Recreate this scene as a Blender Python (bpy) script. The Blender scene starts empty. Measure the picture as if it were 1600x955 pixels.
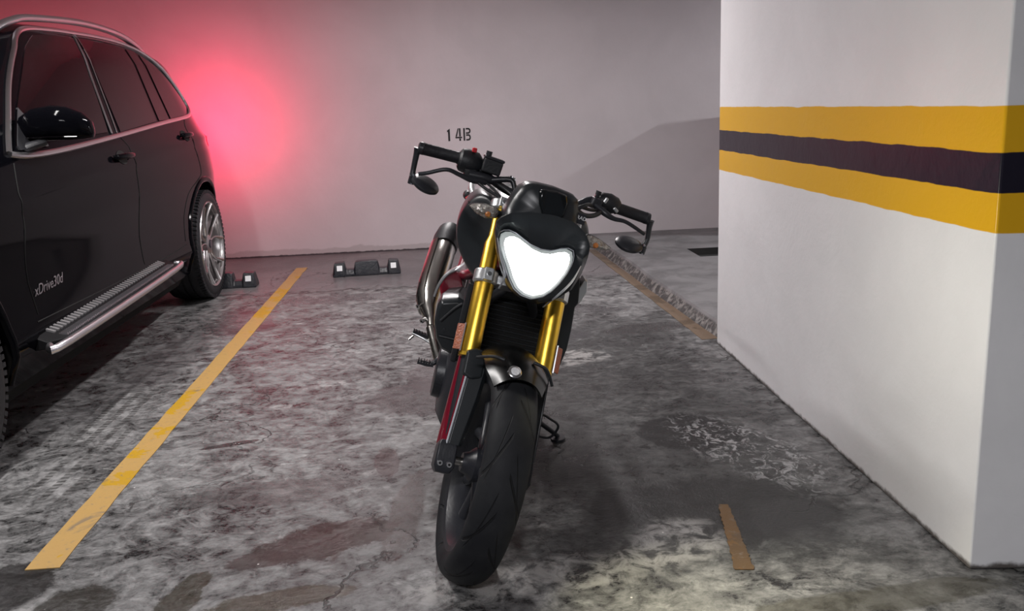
import bpy, bmesh, math, random
from mathutils import Vector, Matrix
R = math.radians
C = bpy.context.scene.collection
rnd = random.Random(7)

# ------------------------------------------------------------ camera, world, lights
cam_data = bpy.data.cameras.new('camera'); cam = bpy.data.objects.new('camera', cam_data); C.objects.link(cam)
cam_data.sensor_width = 36.0; cam_data.lens = 1400 * 36.0 / 1600; cam_data.clip_start = .05
pitch, roll, yaw = R(12.58), R(-2.29), R(3.75)
fw = Vector((math.sin(yaw)*math.cos(pitch), math.cos(yaw)*math.cos(pitch), -math.sin(pitch)))
rt = Vector((math.cos(yaw), -math.sin(yaw), 0)); up = rt.cross(fw)
r2 = rt*math.cos(roll) + up*math.sin(roll); u2 = -rt*math.sin(roll) + up*math.cos(roll)
m = Matrix((r2, u2, -fw)).transposed().to_4x4(); m.translation = Vector((0, 0, 1.178))
cam.matrix_world = m
bpy.context.scene.camera = cam
vs = bpy.context.scene.view_settings
vs.view_transform = 'Standard'; vs.look = 'None'; vs.gamma = 1; vs.use_curve_mapping = False; vs.exposure = 0.12

w = bpy.data.worlds.new('world'); bpy.context.scene.world = w; w.use_nodes = True
w.node_tree.nodes['Background'].inputs[0].default_value = (.80, .85, 1, 1)
w.node_tree.nodes['Background'].inputs[1].default_value = 0.10

def area(name, loc, size, power, col, target=None, spread=180, rot=(0, 0, 0)):
    l = bpy.data.lights.new(name, 'AREA'); l.shape = 'RECTANGLE'; l.size, l.size_y = size
    l.energy = power; l.color = col; l.spread = R(spread)
    o = bpy.data.objects.new(name, l); C.objects.link(o); o.location = loc; o.rotation_euler = rot
    if target is not None:
        o.rotation_euler = (Vector(target) - Vector(loc)).to_track_quat('-Z', 'Y').to_euler()
    return o
# fluorescent battens under the ceiling of the garage, and one added shadow lamp
area('ceiling_tube_bay', (-1.50, 2.9, 2.42), (.10, 1.3), 57, (1, .97, .95))
area('ceiling_tube_rear', (0.05, 5.1, 2.42), (.10, 1.3), 68, (1, .95, .95))
area('ceiling_tube_aisle', (-0.4, -1.3, 2.42), (1.0, .12), 115, (.98, .97, 1))
area('added_shadow_lamp', (4.4, 6.4, 2.30), (.10, .16), 62, (.97, .99, 1))  # unseen lamp added to throw the slanted shadow on the rear wall

# ------------------------------------------------------------ material helpers
def mat(name, col=(.5, .5, .5), rough=.5, metal=0., coat=0., emit=None, es=0., trans=0., ior=1.45, spec=.5, bump=None, noise=None):
    M = bpy.data.materials.new(name); M.use_nodes = True
    nt = M.node_tree; b = nt.nodes['Principled BSDF']
    b.inputs['Base Color'].default_value = (*col, 1); b.inputs['Roughness'].default_value = rough
    b.inputs['Metallic'].default_value = metal; b.inputs['Coat Weight'].default_value = coat
    b.inputs['Coat Roughness'].default_value = .03
    b.inputs['Transmission Weight'].default_value = trans; b.inputs['IOR'].default_value = ior
    b.inputs['Specular IOR Level'].default_value = spec
    if emit: b.inputs['Emission Color'].default_value = (*emit, 1); b.inputs['Emission Strength'].default_value = es
    tc = nt.nodes.new('ShaderNodeTexCoord')
    if bump:
        n = nt.nodes.new('ShaderNodeTexNoise'); n.inputs['Scale'].default_value = bump[0]; n.inputs['Detail'].default_value = 6
        nt.links.new(tc.outputs['Object'], n.inputs['Vector'])
        bp = nt.nodes.new('ShaderNodeBump'); bp.inputs['Strength'].default_value = bump[1]; bp.inputs['Distance'].default_value = .01
        nt.links.new(n.outputs[0], bp.inputs['Height']); nt.links.new(bp.outputs[0], b.inputs['Normal'])
    if noise:   # (scale, second colour, roughness swing)
        n = nt.nodes.new('ShaderNodeTexNoise'); n.inputs['Scale'].default_value = noise[0]; n.inputs['Detail'].default_value = 5
        nt.links.new(tc.outputs['Object'], n.inputs['Vector'])
        r = nt.nodes.new('ShaderNodeValToRGB'); r.color_ramp.elements[0].position = .35; r.color_ramp.elements[1].position = .7
        r.color_ramp.elements[0].color = (*col, 1); r.color_ramp.elements[1].color = (*noise[1], 1)
        nt.links.new(n.outputs[0], r.inputs[0]); nt.links.new(r.outputs[0], b.inputs['Base Color'])
        mr = nt.nodes.new('ShaderNodeMapRange'); mr.inputs[3].default_value = rough - noise[2]; mr.inputs[4].default_value = rough + noise[2]
        nt.links.new(n.outputs[0], mr.inputs[0]); nt.links.new(mr.outputs[0], b.inputs['Roughness'])
    return M

class NG:
    """small node-graph writer"""
    def __init__(s, M):
        s.M = M; s.nt = M.node_tree; s.b = s.nt.nodes['Principled BSDF']
        s.obj = s.n('ShaderNodeTexCoord').outputs['Object']
        s.sep = s.n('ShaderNodeSeparateXYZ'); s.l(s.obj, s.sep.inputs[0])
        s.x, s.y, s.z = s.sep.outputs
    def n(s, t, **k):
        o = s.nt.nodes.new(t)
        for a, v in k.items(): setattr(o, a, v)
        return o
    def l(s, a, b): s.nt.links.new(a, b)
    def put(s, sock, v):
        if isinstance(v, (int, float)): sock.default_value = v
        elif isinstance(v, tuple): sock.default_value = (*v, 1) if len(v) == 3 else v
        else: s.l(v, sock)
    def math(s, op, a, b=0., c=None, clamp=False):
        o = s.n('ShaderNodeMath', operation=op, use_clamp=clamp); s.put(o.inputs[0], a); s.put(o.inputs[1], b)
        if c is not None: s.put(o.inputs[2], c)
        return o.outputs[0]
    def noise(s, scale, detail=6, rough=.6, dist=0., vec=None, stretch=None, rot=0., off=(0, 0, 0)):
        v = vec or s.obj
        mp = s.n('ShaderNodeMapping'); s.l(v, mp.inputs[0]); mp.inputs['Location'].default_value = off
        if stretch: mp.inputs['Scale'].default_value = stretch
        mp.inputs['Rotation'].default_value = (0, 0, rot)
        o = s.n('ShaderNodeTexNoise'); s.l(mp.outputs[0], o.inputs['Vector'])
        o.inputs['Scale'].default_value = scale; o.inputs['Detail'].default_value = detail
        o.inputs['Roughness'].default_value = rough; o.inputs['Distortion'].default_value = dist
        return o.outputs[0]
    def ramp(s, v, a, b):
        """smooth 0..1 as v goes a..b (either order)"""
        o = s.n('ShaderNodeMapRange', interpolation_type='SMOOTHSTEP'); s.put(o.inputs[0], v)
        lo, hi, t0, t1 = (a, b, 0, 1) if a < b else (b, a, 1, 0)
        for i, q in ((1, lo), (2, hi), (3, t0), (4, t1)): o.inputs[i].default_value = q
        return o.outputs[0]
    def mix(s, f, a, b):
        o = s.n('ShaderNodeMix', data_type='RGBA'); s.put(o.inputs[0], f); s.put(o.inputs[6], a); s.put(o.inputs[7], b)
        return o.outputs[2]
    def mixf(s, f, a, b):
        o = s.n('ShaderNodeMix', data_type='FLOAT'); s.put(o.inputs[0], f); s.put(o.inputs[2], a); s.put(o.inputs[3], b)
        return o.outputs[0]
    def mul(s, *a):
        r = a[0]
        for q in a[1:]: r = s.math('MULTIPLY', r, q)
        return r
    def blob(s, cx, cy, rx, ry, warp, amt=.5, soft=.25, rot=0.):
        """ragged elliptical stain: 1 inside, 0 outside"""
        dx = s.math('SUBTRACT', s.x, cx); dy = s.math('SUBTRACT', s.y, cy)
        c_, s_ = math.cos(rot), math.sin(rot)
        u = s.math('DIVIDE', s.math('ADD', s.mul(dx, c_), s.mul(dy, s_)), rx)
        v = s.math('DIVIDE', s.math('SUBTRACT', s.mul(dy, c_), s.mul(dx, s_)), ry)
        d = s.math('SQRT', s.math('ADD', s.mul(u, u), s.mul(v, v)))
        d = s.math('ADD', d, s.mul(s.math('SUBTRACT', warp, .5), amt*2))
        return s.ramp(d, 1+soft, 1-soft)
    def band(s, v, lo, hi, soft): return s.mul(s.ramp(v, lo-soft, lo+soft), s.ramp(v, hi+soft, hi-soft))
    def bump(s, h, strength, dist=.01):
        o = s.n('ShaderNodeBump'); o.inputs['Strength'].default_value = strength; o.inputs['Distance'].default_value = dist
        s.l(h, o.inputs['Height']); s.l(o.outputs[0], s.b.inputs['Normal'])

# ------------------------------------------------------------ mesh helpers
def obj(name, bm, material, parent=None, smooth=True, matrix=None, bevel=0., angle=35):
    bmesh.ops.recalc_face_normals(bm, faces=bm.faces)
    me = bpy.data.meshes.new(name)
    if matrix is not None: bm.transform(matrix)
    bm.to_mesh(me); bm.free()
    if material is not None: me.materials.append(material)
    o = bpy.data.objects.new(name, me); C.objects.link(o)
    if smooth:
        me.polygons.foreach_set('use_smooth', [True]*len(me.polygons))
        me.set_sharp_from_angle(angle=R(angle))
    if bevel:
        b = o.modifiers.new('bevel', 'BEVEL'); b.width = bevel; b.segments = 2; b.limit_method = 'ANGLE'; b.angle_limit = R(40)
        b.harden_normals = True
    if parent is not None: o.parent = parent
    return o
def empty(name, loc=(0, 0, 0)):
    o = bpy.data.objects.new(name, None); C.objects.link(o); o.location = loc; o.empty_display_size = .1; return o
def tag(o, label=None, cat=None, group=None, kind=None):
    for k, v in (('label', label), ('category', cat), ('group', group), ('kind', kind)):
        if v: o[k] = v
    return o
def box(bm, x0, x1, y0, y1, z0, z1, mtx=None):
    vs_ = [bm.verts.new((x, y, z)) for x in (x0, x1) for y in (y0, y1) for z in (z0, z1)]
    for f in ((0, 1, 3, 2), (4, 6, 7, 5), (0, 4, 5, 1), (2, 3, 7, 6), (0, 2, 6, 4), (1, 5, 7, 3)):
        bm.faces.new([vs_[i] for i in f])
    if mtx is not None: bmesh.ops.transform(bm, matrix=mtx, verts=vs_)
    return vs_
def loft(bm, rings, closed=True, caps=True):
    """rings: lists of equal length"""
    rv = [[bm.verts.new(p) for p in r] for r in rings]
    n = len(rv[0])
    for a, b in zip(rv, rv[1:]):
        for i in range(n if closed else n-1):
            j = (i+1) % n
            bm.faces.new((a[i], a[j], b[j], b[i]))
    if caps and closed:
        for r in (rv[0], rv[-1]):
            try: bm.faces.new(r)
            except ValueError: pass
    return rv
def frame(d):
    d = d.normalized(); a = Vector((0, 0, 1)) if abs(d.z) < .9 else Vector((1, 0, 0))
    u = d.cross(a).normalized(); return u, d.cross(u).normalized()
def smoothpath(P, k=6):
    P = [Vector(p) for p in P]; out = []
    for i in range(len(P)-1):
        p0 = P[max(i-1, 0)]; p1 = P[i]; p2 = P[i+1]; p3 = P[min(i+2, len(P)-1)]
        for j in range(k):
            t = j/k
            out.append(.5*((2*p1)+(p2-p0)*t+(2*p0-5*p1+4*p2-p3)*t*t+(3*p1-p0-3*p2+p3)*t**3))
    out.append(P[-1]); return out
def tube(bm, P, r, n=14, smooth=0, flat=1., ref=None):
    if smooth: 
        rr = r if isinstance(r, (list, tuple)) else None
        if rr:
            q = []
            for i in range(len(rr)-1): q += [rr[i]+(rr[i+1]-rr[i])*j/smooth for j in range(smooth)]
            r = q+[rr[-1]]
        P = smoothpath(P, smooth)
    else: P = [Vector(p) for p in P]
    rings = []; u = None
    for i, p in enumerate(P):
        d = (P[min(i+1, len(P)-1)]-P[max(i-1, 0)]).normalized()
        if u is None:
            u = Vector(ref) if ref else frame(d)[0]
        u = (u-d*u.dot(d)).normalized(); v = d.cross(u)
        ri = r[i] if isinstance(r, (list, tuple)) else r
        rings.append([p+u*math.cos(2*math.pi*k/n)*ri+v*math.sin(2*math.pi*k/n)*ri*flat for k in range(n)])
    return loft(bm, rings)
def cyl(bm, a, b, r, n=24, r2_=None):
    return tube(bm, [a, b], [r, r if r2_ is None else r2_], n)
def lathe(bm, prof, n=64, axis='Y', center=(0, 0, 0), closed=False):
    """prof: (axial, radial) pairs"""
    c = Vector(center); rings = []
    for k in range(n):
        t = 2*math.pi*k/n; ring = []
        for a, r in prof:
            p = (r*math.cos(t), a, r*math.sin(t)) if axis == 'Y' else (r*math.cos(t), r*math.sin(t), a) if axis == 'Z' else (a, r*math.cos(t), r*math.sin(t))
            ring.append(c+Vector(p))
        rings.append(ring)
    rv = [[bm.verts.new(p) for p in r] for r in rings]; m_ = len(prof)
    for k in range(n):
        a, b = rv[k], rv[(k+1) % n]
        for i in range(m_ if closed else m_-1):
            j = (i+1) % m_; bm.faces.new((a[i], a[j], b[j], b[i]))
    if not closed:
        for i in (0, m_-1):
            if prof[i][1] > 1e-5:
                bm.faces.new([rv[k][i] for k in range(n)])
    bmesh.ops.remove_doubles(bm, verts=bm.verts, dist=1e-6)
def prism(bm, poly, thick, fn=None, org=None, U=None, V=None):
    """extruded polygon; poly 2D, placed at org with axes U,V, thickness along UxV"""
    U = Vector(U or (1, 0, 0)); V = Vector(V or (0, 1, 0)); O = Vector(org or (0, 0, 0)); N = U.cross(V).normalized()
    a = [bm.verts.new(O+U*p[0]+V*p[1]) for p in poly]; b = [bm.verts.new(O+U*p[0]+V*p[1]+N*thick) for p in poly]
    n = len(poly); fa = bm.faces.new(a); fb = bm.faces.new(b[::-1])
    for i in range(n): bm.faces.new((a[i], b[i], b[(i+1) % n], a[(i+1) % n]))
    return a, b
def interp(v, xs, ys):
    if v <= xs[0]: return ys[0]
    for i in range(len(xs)-1):
        if v <= xs[i+1]: return ys[i]+(ys[i+1]-ys[i])*(v-xs[i])/(xs[i+1]-xs[i])
    return ys[-1]
def textmesh(s, size, depth, shear=0.):
    cu = bpy.data.curves.new('lettering', 'FONT'); cu.body = s; cu.size = size; cu.extrude = depth; cu.shear = shear
    cu.resolution_u = 3
    o = bpy.data.objects.new('lettering', cu); C.objects.link(o)
    dg = bpy.context.evaluated_depsgraph_get(); dg.update()
    me = bpy.data.meshes.new_from_object(o.evaluated_get(dg)); bm = bmesh.new(); bm.from_mesh(me)
    bpy.data.objects.remove(o); bpy.data.curves.remove(cu); bpy.data.meshes.remove(me)
    return bm
def hexring(c, r, n=6): return [(c[0]+r*math.cos(2*math.pi*i/n), c[1]+r*math.sin(2*math.pi*i/n)) for i in range(n)]

# ------------------------------------------------------------ the garage
YW = 7.66
def m_floor():
    M = mat('stained_concrete', spec=.32); g = NG(M)
    big = g.noise(.9, 8, .62, .6); med = g.noise(3.2, 8, .65, .8, off=(3, 1, 0)); fine = g.noise(16, 8, .7, .5, off=(1, 5, 0))
    grit = g.noise(90, 4, .7); swirl = g.noise(5.5, 9, .72, 2.2, off=(7, 2, 0)); stre = g.noise(6, 8, .7, .6, stretch=(.5, 1.6, 1), rot=.5)
    w1 = g.noise(4.5, 7, .65, .5, off=(9, 9, 0)); w2 = g.noise(13, 6, .7, .4, off=(2, 8, 0))
    wmix = g.math('ADD', g.mul(w1, .62), g.mul(w2, .38))
    # base tone, mottled
    t = g.math('ADD', g.mul(g.ramp(med, .38, .62), .36), g.mul(g.ramp(swirl, .42, .60), .34))
    crisp = g.noise(38, 10, .8, 1.0, stretch=(.7, 1, 1), off=(2, 3, 0)); t = g.math('ADD', t, g.mul(g.ramp(fine, .40, .60), .26)); t = g.math('ADD', t, g.mul(g.math('SUBTRACT', g.ramp(crisp, .36, .64), .5), .34), clamp=True)
    col = g.mix(t, (.014, .014, .0145), (.26, .257, .258))
    pale = g.mul(g.ramp(stre, .52, .72), g.ramp(fine, .44, .62)); col = g.mix(g.mul(pale, .7), col, (.46, .455, .45))
    streak = g.mul(g.ramp(g.noise(11, 9, .78, 1.6, stretch=(.45, 1.7, 1), rot=.9, off=(5, 1, 0)), .56, .64), g.ramp(med, .45, .6)); col = g.mix(g.mul(streak, .5), col, (.05, .048, .047))
    pit = g.ramp(w2, .36, .28); col = g.mix(g.mul(pit, .7), col, (.03, .028, .027))
    rough = g.mixf(t, .24, .60)
    # right half of the bay, the bike's soft shadow painted into the colour
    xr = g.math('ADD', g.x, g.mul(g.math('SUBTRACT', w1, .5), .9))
    bike_shade = g.mul(g.ramp(xr, -.05, .35), g.ramp(g.math('ADD', g.y, g.mul(g.math('SUBTRACT', w1, .5), 1.)), 5.3, 4.3), g.ramp(g.math('ADD', g.y, g.mul(g.math('SUBTRACT', w2, .5), .5)), 1.98, 2.12), g.ramp(xr, 1.28, .95))
    col = g.mix(g.mul(bike_shade, g.mixf(g.ramp(crisp, .35, .62), .86, .58)), col, (.018, .019, .0185))
    # smooth screed strip by the rear wall
    yr = g.math('ADD', g.y, g.mul(g.math('SUBTRACT', w1, .5), .45))
    scr = g.ramp(yr, 6.0, 6.18)
    scr_c = g.mix(g.ramp(big, .35, .65), (.105, .095, .10), (.17, .155, .16)); col = g.mix(g.mul(scr, .85), col, scr_c)
    rough = g.mixf(scr, rough, .34)
    seam = g.band(yr, 6.00, 6.04, .02); col = g.mix(g.mul(seam, g.ramp(med, .4, .55)), col, (.03, .027, .028))
    # damp patches with firm edges: (x, y, rx, ry, rot, darkness, wetness)
    for cx, cy, rx, ry, rot, d, wet, cc in [
        (-.10, 3.62, .26, .24, .2, .75, .25, (.070, .060, .062)),
        (-.02, 3.95, .20, .30, -.3, .6, .22, (.07, .055, .058)),
        (.80, 3.02, .19, .17, .1, .97, .32, (.006, .006, .006)),
        (-.40, 2.36, .20, .10, .5, .95, .08, (.022, .017, .014)),
        (-.56, 2.27, .10, .045, .1, .8, .05, (.04, .034, .032)),
        (-.98, 2.10, .10, .10, .9, .9, .16, (.020, .018, .014)),
        (-.74, 2.06, .05, .16, -.25, .85, .12, (.035, .033, .022)),
        (-.46, 2.06, .18, .05, .15, .85, .08, (.05, .046, .03)),
        (-1.22, 2.22, .13, .12, .4, .92, .15, (.012, .011, .011)),
        (-.62, 2.72, .26, .09, .1, .45, .3, (.06, .058, .058)),
        (-.26, 2.90, .045, .13, .1, .7, .2, (.05, .035, .034)),
        (-.18, 2.50, .05, .30, -.1, .75, .25, (.05, .040, .038)),
        (-.85, 3.18, .10, .022, .3, .85, .15, (.02, .018, .018)),
        (.72, 2.40, .34, .23, -.1, .92, .35, (.010, .010, .010)),
        (.93, 2.28, .12, .15, .2, .6, .35, (.045, .045, .046)),
        (.46, 4.45, .25, .14, .3, .7, .3, (.045, .045, .048)),
        (.62, 5.1, .42, .10, -.2, .65, .25, (.05, .048, .05)),
        (1.02, 4.55, .26, .10, .2, .7, .25, (.035, .033, .033)),
        (.42, 5.95, .45, .22, -.1, .6, .3, (.075, .07, .075)),
        (-.72, 5.75, .42, .14, .05, .5, .22, (.06, .05, .054)),
        (-1.25, 5.2, .18, .35, .1, .5, .2, (.05, .042, .046)),
        (-.30, 4.9, .35, .10, .1, .4, .25, (.07, .06, .064)),
        (.15, 5.35, .50, .07, .15, .5, .2, (.06, .055, .06)),
        (.98, 1.86, .35, .05, .1, .65, .35, (.05, .045, .03)),
        (-1.45, 4.5, .14, .5, .0, .4, .3, (.06, .055, .058))]:
        k = g.blob(cx, cy, rx, ry, wmix, 1.05, .12, rot); k = g.mul(k, g.mixf(g.ramp(crisp, .35, .6), .62, 1.))
        col = g.mix(g.mul(k, d), col, cc); rough = g.mixf(k, rough, wet)
    # scoured, scratched patch between the pillar and the bike
    sc = g.blob(.98, 2.82, .16, .34, w1, .6, .35, .35)
    chips = g.ramp(g.noise(26, 6, .75, 1.2, stretch=(1, .7, 1), rot=.6), .50, .60)
    col = g.mix(g.mul(sc, chips), col, (.34, .34, .345))
    for cx, cy, rx, ry, rot in [(.50, 4.05, .20, .12, .2), (.18, 3.7, .1, .5, 0), (.20, 2.08, .35, .09, .15), (.55, 2.20, .16, .12, .4)]:
        k = g.mul(g.blob(cx, cy, rx, ry, w1, .7, .3, rot), g.ramp(fine, .40, .60)); col = g.mix(g.mul(k, .75), col, (.36, .35, .34))
    # tyre prints left by a car crossing the line
    tp = g.mul(g.band(g.math('ADD', g.x, g.mul(g.y, .10)), -1.16, -.94, .02), g.band(g.y, 2.75, 3.95, .12))
    bars = g.n('ShaderNodeTexWave', wave_type='BANDS', bands_direction='Y'); g.l(g.obj, bars.inputs[0]); bars.inputs['Scale'].default_value = 11; bars.inputs['Distortion'].default_value = 3.5; bars.inputs['Detail'].default_value = 4
    lines = g.n('ShaderNodeTexWave', wave_type='BANDS', bands_direction='X'); g.l(g.obj, lines.inputs[0]); lines.inputs['Scale'].default_value = 5; lines.inputs['Distortion'].default_value = 2.2; lines.inputs['Detail Scale'].default_value = .6
    tread = g.mul(g.mixf(g.ramp(bars.outputs['Fac'], .35, .7), .35, 1.), g.ramp(lines.outputs['Fac'], .5, .75))
    tk = g.mul(tp, tread, g.ramp(med, .35, .55)); col = g.mix(g.mul(tk, .75), col, (.03, .029, .028))
    # hairline cracks
    vor = g.n('ShaderNodeTexVoronoi', feature='DISTANCE_TO_EDGE'); wv = g.n('ShaderNodeVectorMath', operation='ADD')
    nn = g.n('ShaderNodeTexNoise'); nn.inputs['Scale'].default_value = 2.5; nn.inputs['Detail'].default_value = 6; g.l(g.obj, nn.inputs['Vector'])
    g.l(g.obj, wv.inputs[0]); g.l(nn.outputs[1], wv.inputs[1]); g.l(wv.outputs[0], vor.inputs['Vector']); vor.inputs['Scale'].default_value = .9
    crk = g.mul(g.ramp(vor.outputs['Distance'], .008, .003), g.ramp(big, .45, .6)); col = g.mix(g.mul(crk, .8), col, (.02, .018, .018))
    # specks of plaster
    sp = g.n('ShaderNodeTexVoronoi'); g.l(g.obj, sp.inputs['Vector']); sp.inputs['Scale'].default_value = 14
    spk = g.mul(g.ramp(sp.outputs['Distance'], .05, .03), g.ramp(w1, .52, .6)); col = g.mix(spk, col, (.62, .6, .58))
    g.l(col, g.b.inputs['Base Color'])
    rough = g.math('ADD', rough, g.mul(g.math('SUBTRACT', grit, .5), .25)); g.l(g.math('MAXIMUM', rough, .06), g.b.inputs['Roughness'])
    h = g.math('ADD', g.mul(fine, .5), g.math('ADD', g.mul(grit, .22), g.mul(swirl, .35)))
    h = g.math('SUBTRACT', h, g.mul(crk, .5)); h = g.mul(h, g.mixf(scr, 1., .35))
    g.bump(h, .55, .012)
    return M
def plaster(name, col, rough, extra=None, bump=.25, spec=.5):
    M = mat(name, col, rough, spec=spec); g = NG(M)
    n1 = g.noise(1.3, 6, .6, .4); n2 = g.noise(25, 5, .6); n3 = g.noise(4, 5, .6, .5, off=(4, 4, 4))
    c = g.mix(g.ramp(n1, .3, .7), col, tuple(q*.90 for q in col))
    if extra: c = extra(g, c, n1, n3, n2)
    g.l(c, g.b.inputs['Base Color']); g.bump(g.math('ADD', g.mul(n2, .25), g.mul(n3, .8)), bump, .012)
    return M
def wall_extra(g, c, n1, n3, n2):
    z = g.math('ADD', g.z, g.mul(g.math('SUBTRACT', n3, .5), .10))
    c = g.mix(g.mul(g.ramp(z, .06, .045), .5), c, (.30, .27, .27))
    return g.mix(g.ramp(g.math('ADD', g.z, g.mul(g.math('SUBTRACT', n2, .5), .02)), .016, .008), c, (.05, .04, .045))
def pillar_extra(g, c, n1, n3, n2):
    wob = g.math('ADD', g.z, g.mul(g.math('SUBTRACT', g.noise(7, 3, .5), .5), .012))
    y1 = g.band(wob, .846, 1.134, .0015); k1 = g.band(wob, .938, 1.030, .0015)
    c = g.mix(y1, c, (.66, .36, .012)); c = g.mix(k1, c, (.013, .011, .020))
    foot = g.ramp(g.math('ADD', g.z, g.mul(g.math('SUBTRACT', n2, .5), .03)), .022, .006)
    sc = g.ramp(g.noise(9, 8, .8, 1.5), .70, .74)
    c = g.mix(g.mul(sc, .5, g.ramp(g.z, .8, .3)), c, (.40, .38, .36))
    return g.mix(foot, c, (.10, .09, .085))
M_floor = m_floor()
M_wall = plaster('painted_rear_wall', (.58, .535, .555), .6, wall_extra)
M_pillar = plaster('glossy_pillar_paint', (.74, .735, .75), .24, pillar_extra, .30, .26)
M_ceil = plaster('ceiling_paint', (.55, .54, .54), .8)

def structure(name, bm, m_, **k):
    o = obj(name, bm, m_, **k); o['kind'] = 'structure'; return o
bm = bmesh.new(); box(bm, -7, 5, -6, YW, -.15, 0); structure('floor', bm, M_floor, smooth=False)
bm = bmesh.new(); box(bm, -7, 5, YW, YW+.2, -.15, 2.6); structure('wall_back', bm, M_wall, smooth=False)
bm = bmesh.new(); box(bm, 4.8, 5, -6, YW, 0, 2.6); structure('wall_right', bm, M_wall, smooth=False)
bm = bmesh.new(); box(bm, -7.2, -7, -6, YW, -.15, 2.6); structure('wall_left', bm, M_wall, smooth=False)
bm = bmesh.new(); box(bm, -7.2, 5, -6, YW+.2, 2.5, 2.7); structure('ceiling', bm, M_ceil, smooth=False)
# pillar: long painted face along the bay, short face to the aisle
bm = bmesh.new()
pts = [(1.270, 4.16), (1.247, 1.957), (1.40, 1.940), (2.05, 1.93), (2.05, 4.16)]
prism(bm, pts, 2.5); structure('wall_pillar', bm, M_pillar, smooth=False, bevel=.006)
bm = bmesh.new(); prism(bm, [(7.10, 0), (7.10, 1.30), (7.35, 1.30), (YW, 1.02), (YW, 0)], .2, org=(2.45, 0, 0), U=(0, 1, 0), V=(0, 0, 1)); structure('wall_shadow_caster', bm, M_wall, smooth=False)  # unseen block added behind the pillar, shaped to cast the rear-wall shadow
# raised slab behind the pillar
def m_slab():
    M = mat('raised_slab_concrete', (.12, .12, .12), .6); g = NG(M)
    a = g.noise(3, 7, .65, .5); b_ = g.noise(22, 6, .7, .6)
    c = g.mix(g.ramp(a, .35, .65), (.115, .112, .115), (.20, .195, .20))
    side = g.ramp(g.z, .058, .045)
    c = g.mix(g.mul(side, .9), c, g.mix(g.ramp(b_, .45, .62), (.035, .034, .034), (.20, .19, .18)))
    g.l(c, g.b.inputs['Base Color']); g.bump(g.math('ADD', a, g.mul(b_, .6)), .5, .012); return M
M_slab = m_slab()
CH = .065
bm = bmesh.new()
edge = [(1.16, YW), (1.19, 7.0), (1.225, 6.2), (1.235, 5.6), (1.265, 5.0), (1.29, 4.5), (1.315, 4.16)]
edge = [(x+rnd.uniform(-.004, .004), y) for x, y in edge]
hx0, hx1, hy0, hy1 = 1.78, 2.6, 6.25, 6.62     # open drain pit in the slab
top = [(x+.045, y) for x, y in edge]
# slab top as strips around the pit
def quad(a, b, c_, d): bm.faces.new([bm.verts.new(p) for p in (a, b, c_, d)])
for (a, b), (ta, tb) in zip(zip(edge, edge[1:]), zip(top, top[1:])):
    quad((*a, 0), (*b, 0), (*tb, CH), (*ta, CH))
xs_ = lambda y: interp(-y, [-q[1] for q in top], [q[0] for q in top])
ys = [YW, 7.2, hy1, hy0, 5.6, 5.0, 4.5, 4.16]
for a, b in zip(ys, ys[1:]):
    if (a, b) == (hy1, hy0):
        quad((xs_(a), a, CH), (hx0, a, CH), (hx0, b, CH), (xs_(b), b, CH)); quad((hx1, a, CH), (4.8, a, CH), (4.8, b, CH), (hx1, b, CH))
    else:
        quad((xs_(a), a, CH), (4.8, a, CH), (4.8, b, CH), (xs_(b), b, CH))
quad((2.05, 4.16, 0), (4.8, 4.16, 0), (4.8, 4.16, CH), (2.05, 4.16, CH))
bmesh.ops.remove_doubles(bm, verts=bm.verts, dist=1e-5)
structure('floor_raised_slab', bm, M_slab, smooth=False)
M_dark = mat('pit_dark', (.02, .02, .02), .8, bump=(20, .3))
bm = bmesh.new()
quad((hx0, hy0, CH), (hx0, hy1, CH), (hx0, hy1, .012), (hx0, hy0, .012)); quad((hx1, hy0, CH), (hx1, hy1, CH), (hx1, hy1, .012), (hx1, hy0, .012))
quad((hx0, hy0, CH), (hx1, hy0, CH), (hx1, hy0, .012), (hx0, hy0, .012)); quad((hx0, hy1, CH), (hx1, hy1, CH), (hx1, hy1, .012), (hx0, hy1, .012))
quad((hx0, hy0, .012), (hx1, hy0, .012), (hx1, hy1, .012), (hx0, hy1, .012))
structure('trim_1', bm, M_dark, smooth=False)

# floor paint
def m_line(name, c1, c2, wear, fade=None):
    M = mat(name, c1, .5); g = NG(M)
    a = g.noise(5, 7, .7, .5); b_ = g.noise(40, 6, .75); big = g.noise(1.1, 3, .5, .2, off=(.3, 2.2, 0))
    c = g.mix(g.ramp(g.noise(3.0, 5, .7, .3, off=(.3, 2.2, 0)), .545, .56), c1, c2)
    c = g.mix(g.mul(g.ramp(b_, .55, .72), wear), c, (.16, .14, .12)); c = g.mix(g.mul(g.ramp(a, .60, .7), wear), c, (.12, .11, .10))
    g.l(c, g.b.inputs['Base Color']); g.bump(g.math('ADD', a, b_), .3, .006); return M
def strip(name, P, wd, material, z=.0025, seed=1, n=40):
    rr = random.Random(seed); P = [Vector(p) for p in P]; bm = bmesh.new(); L = []; 
    for i in range(n+1):
        t = i/n; p = P[0].lerp(P[1], t); d = (P[1]-P[0]).normalized(); nrm = Vector((-d.y, d.x, 0)); ww = (wd[0]+(wd[1]-wd[0])*t)/2
        L.append([p+nrm*(ww+rr.uniform(-.0025, .0025)), p-nrm*(ww+rr.uniform(-.0025, .0025))])
    loft(bm, [[(*l[0].xy, 0), (*l[1].xy, 0), (*l[1].xy, z), (*l[0].xy, z)] for l in L])
    return obj(name, bm, material, smooth=False)
tag(strip('parking_line', [(-1.155, 2.308, 0), (-1.175, 7.02, 0)], (.092, .084), m_line('yellow_line_paint', (.42, .26, .085), (.44, .25, .012), .75)),
    'long yellow painted bay line on the floor beside the parked car', 'floor marking')
mo = m_line('faded_orange_paint', (.13, .065, .016), (.09, .05, .018), .9)
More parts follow.
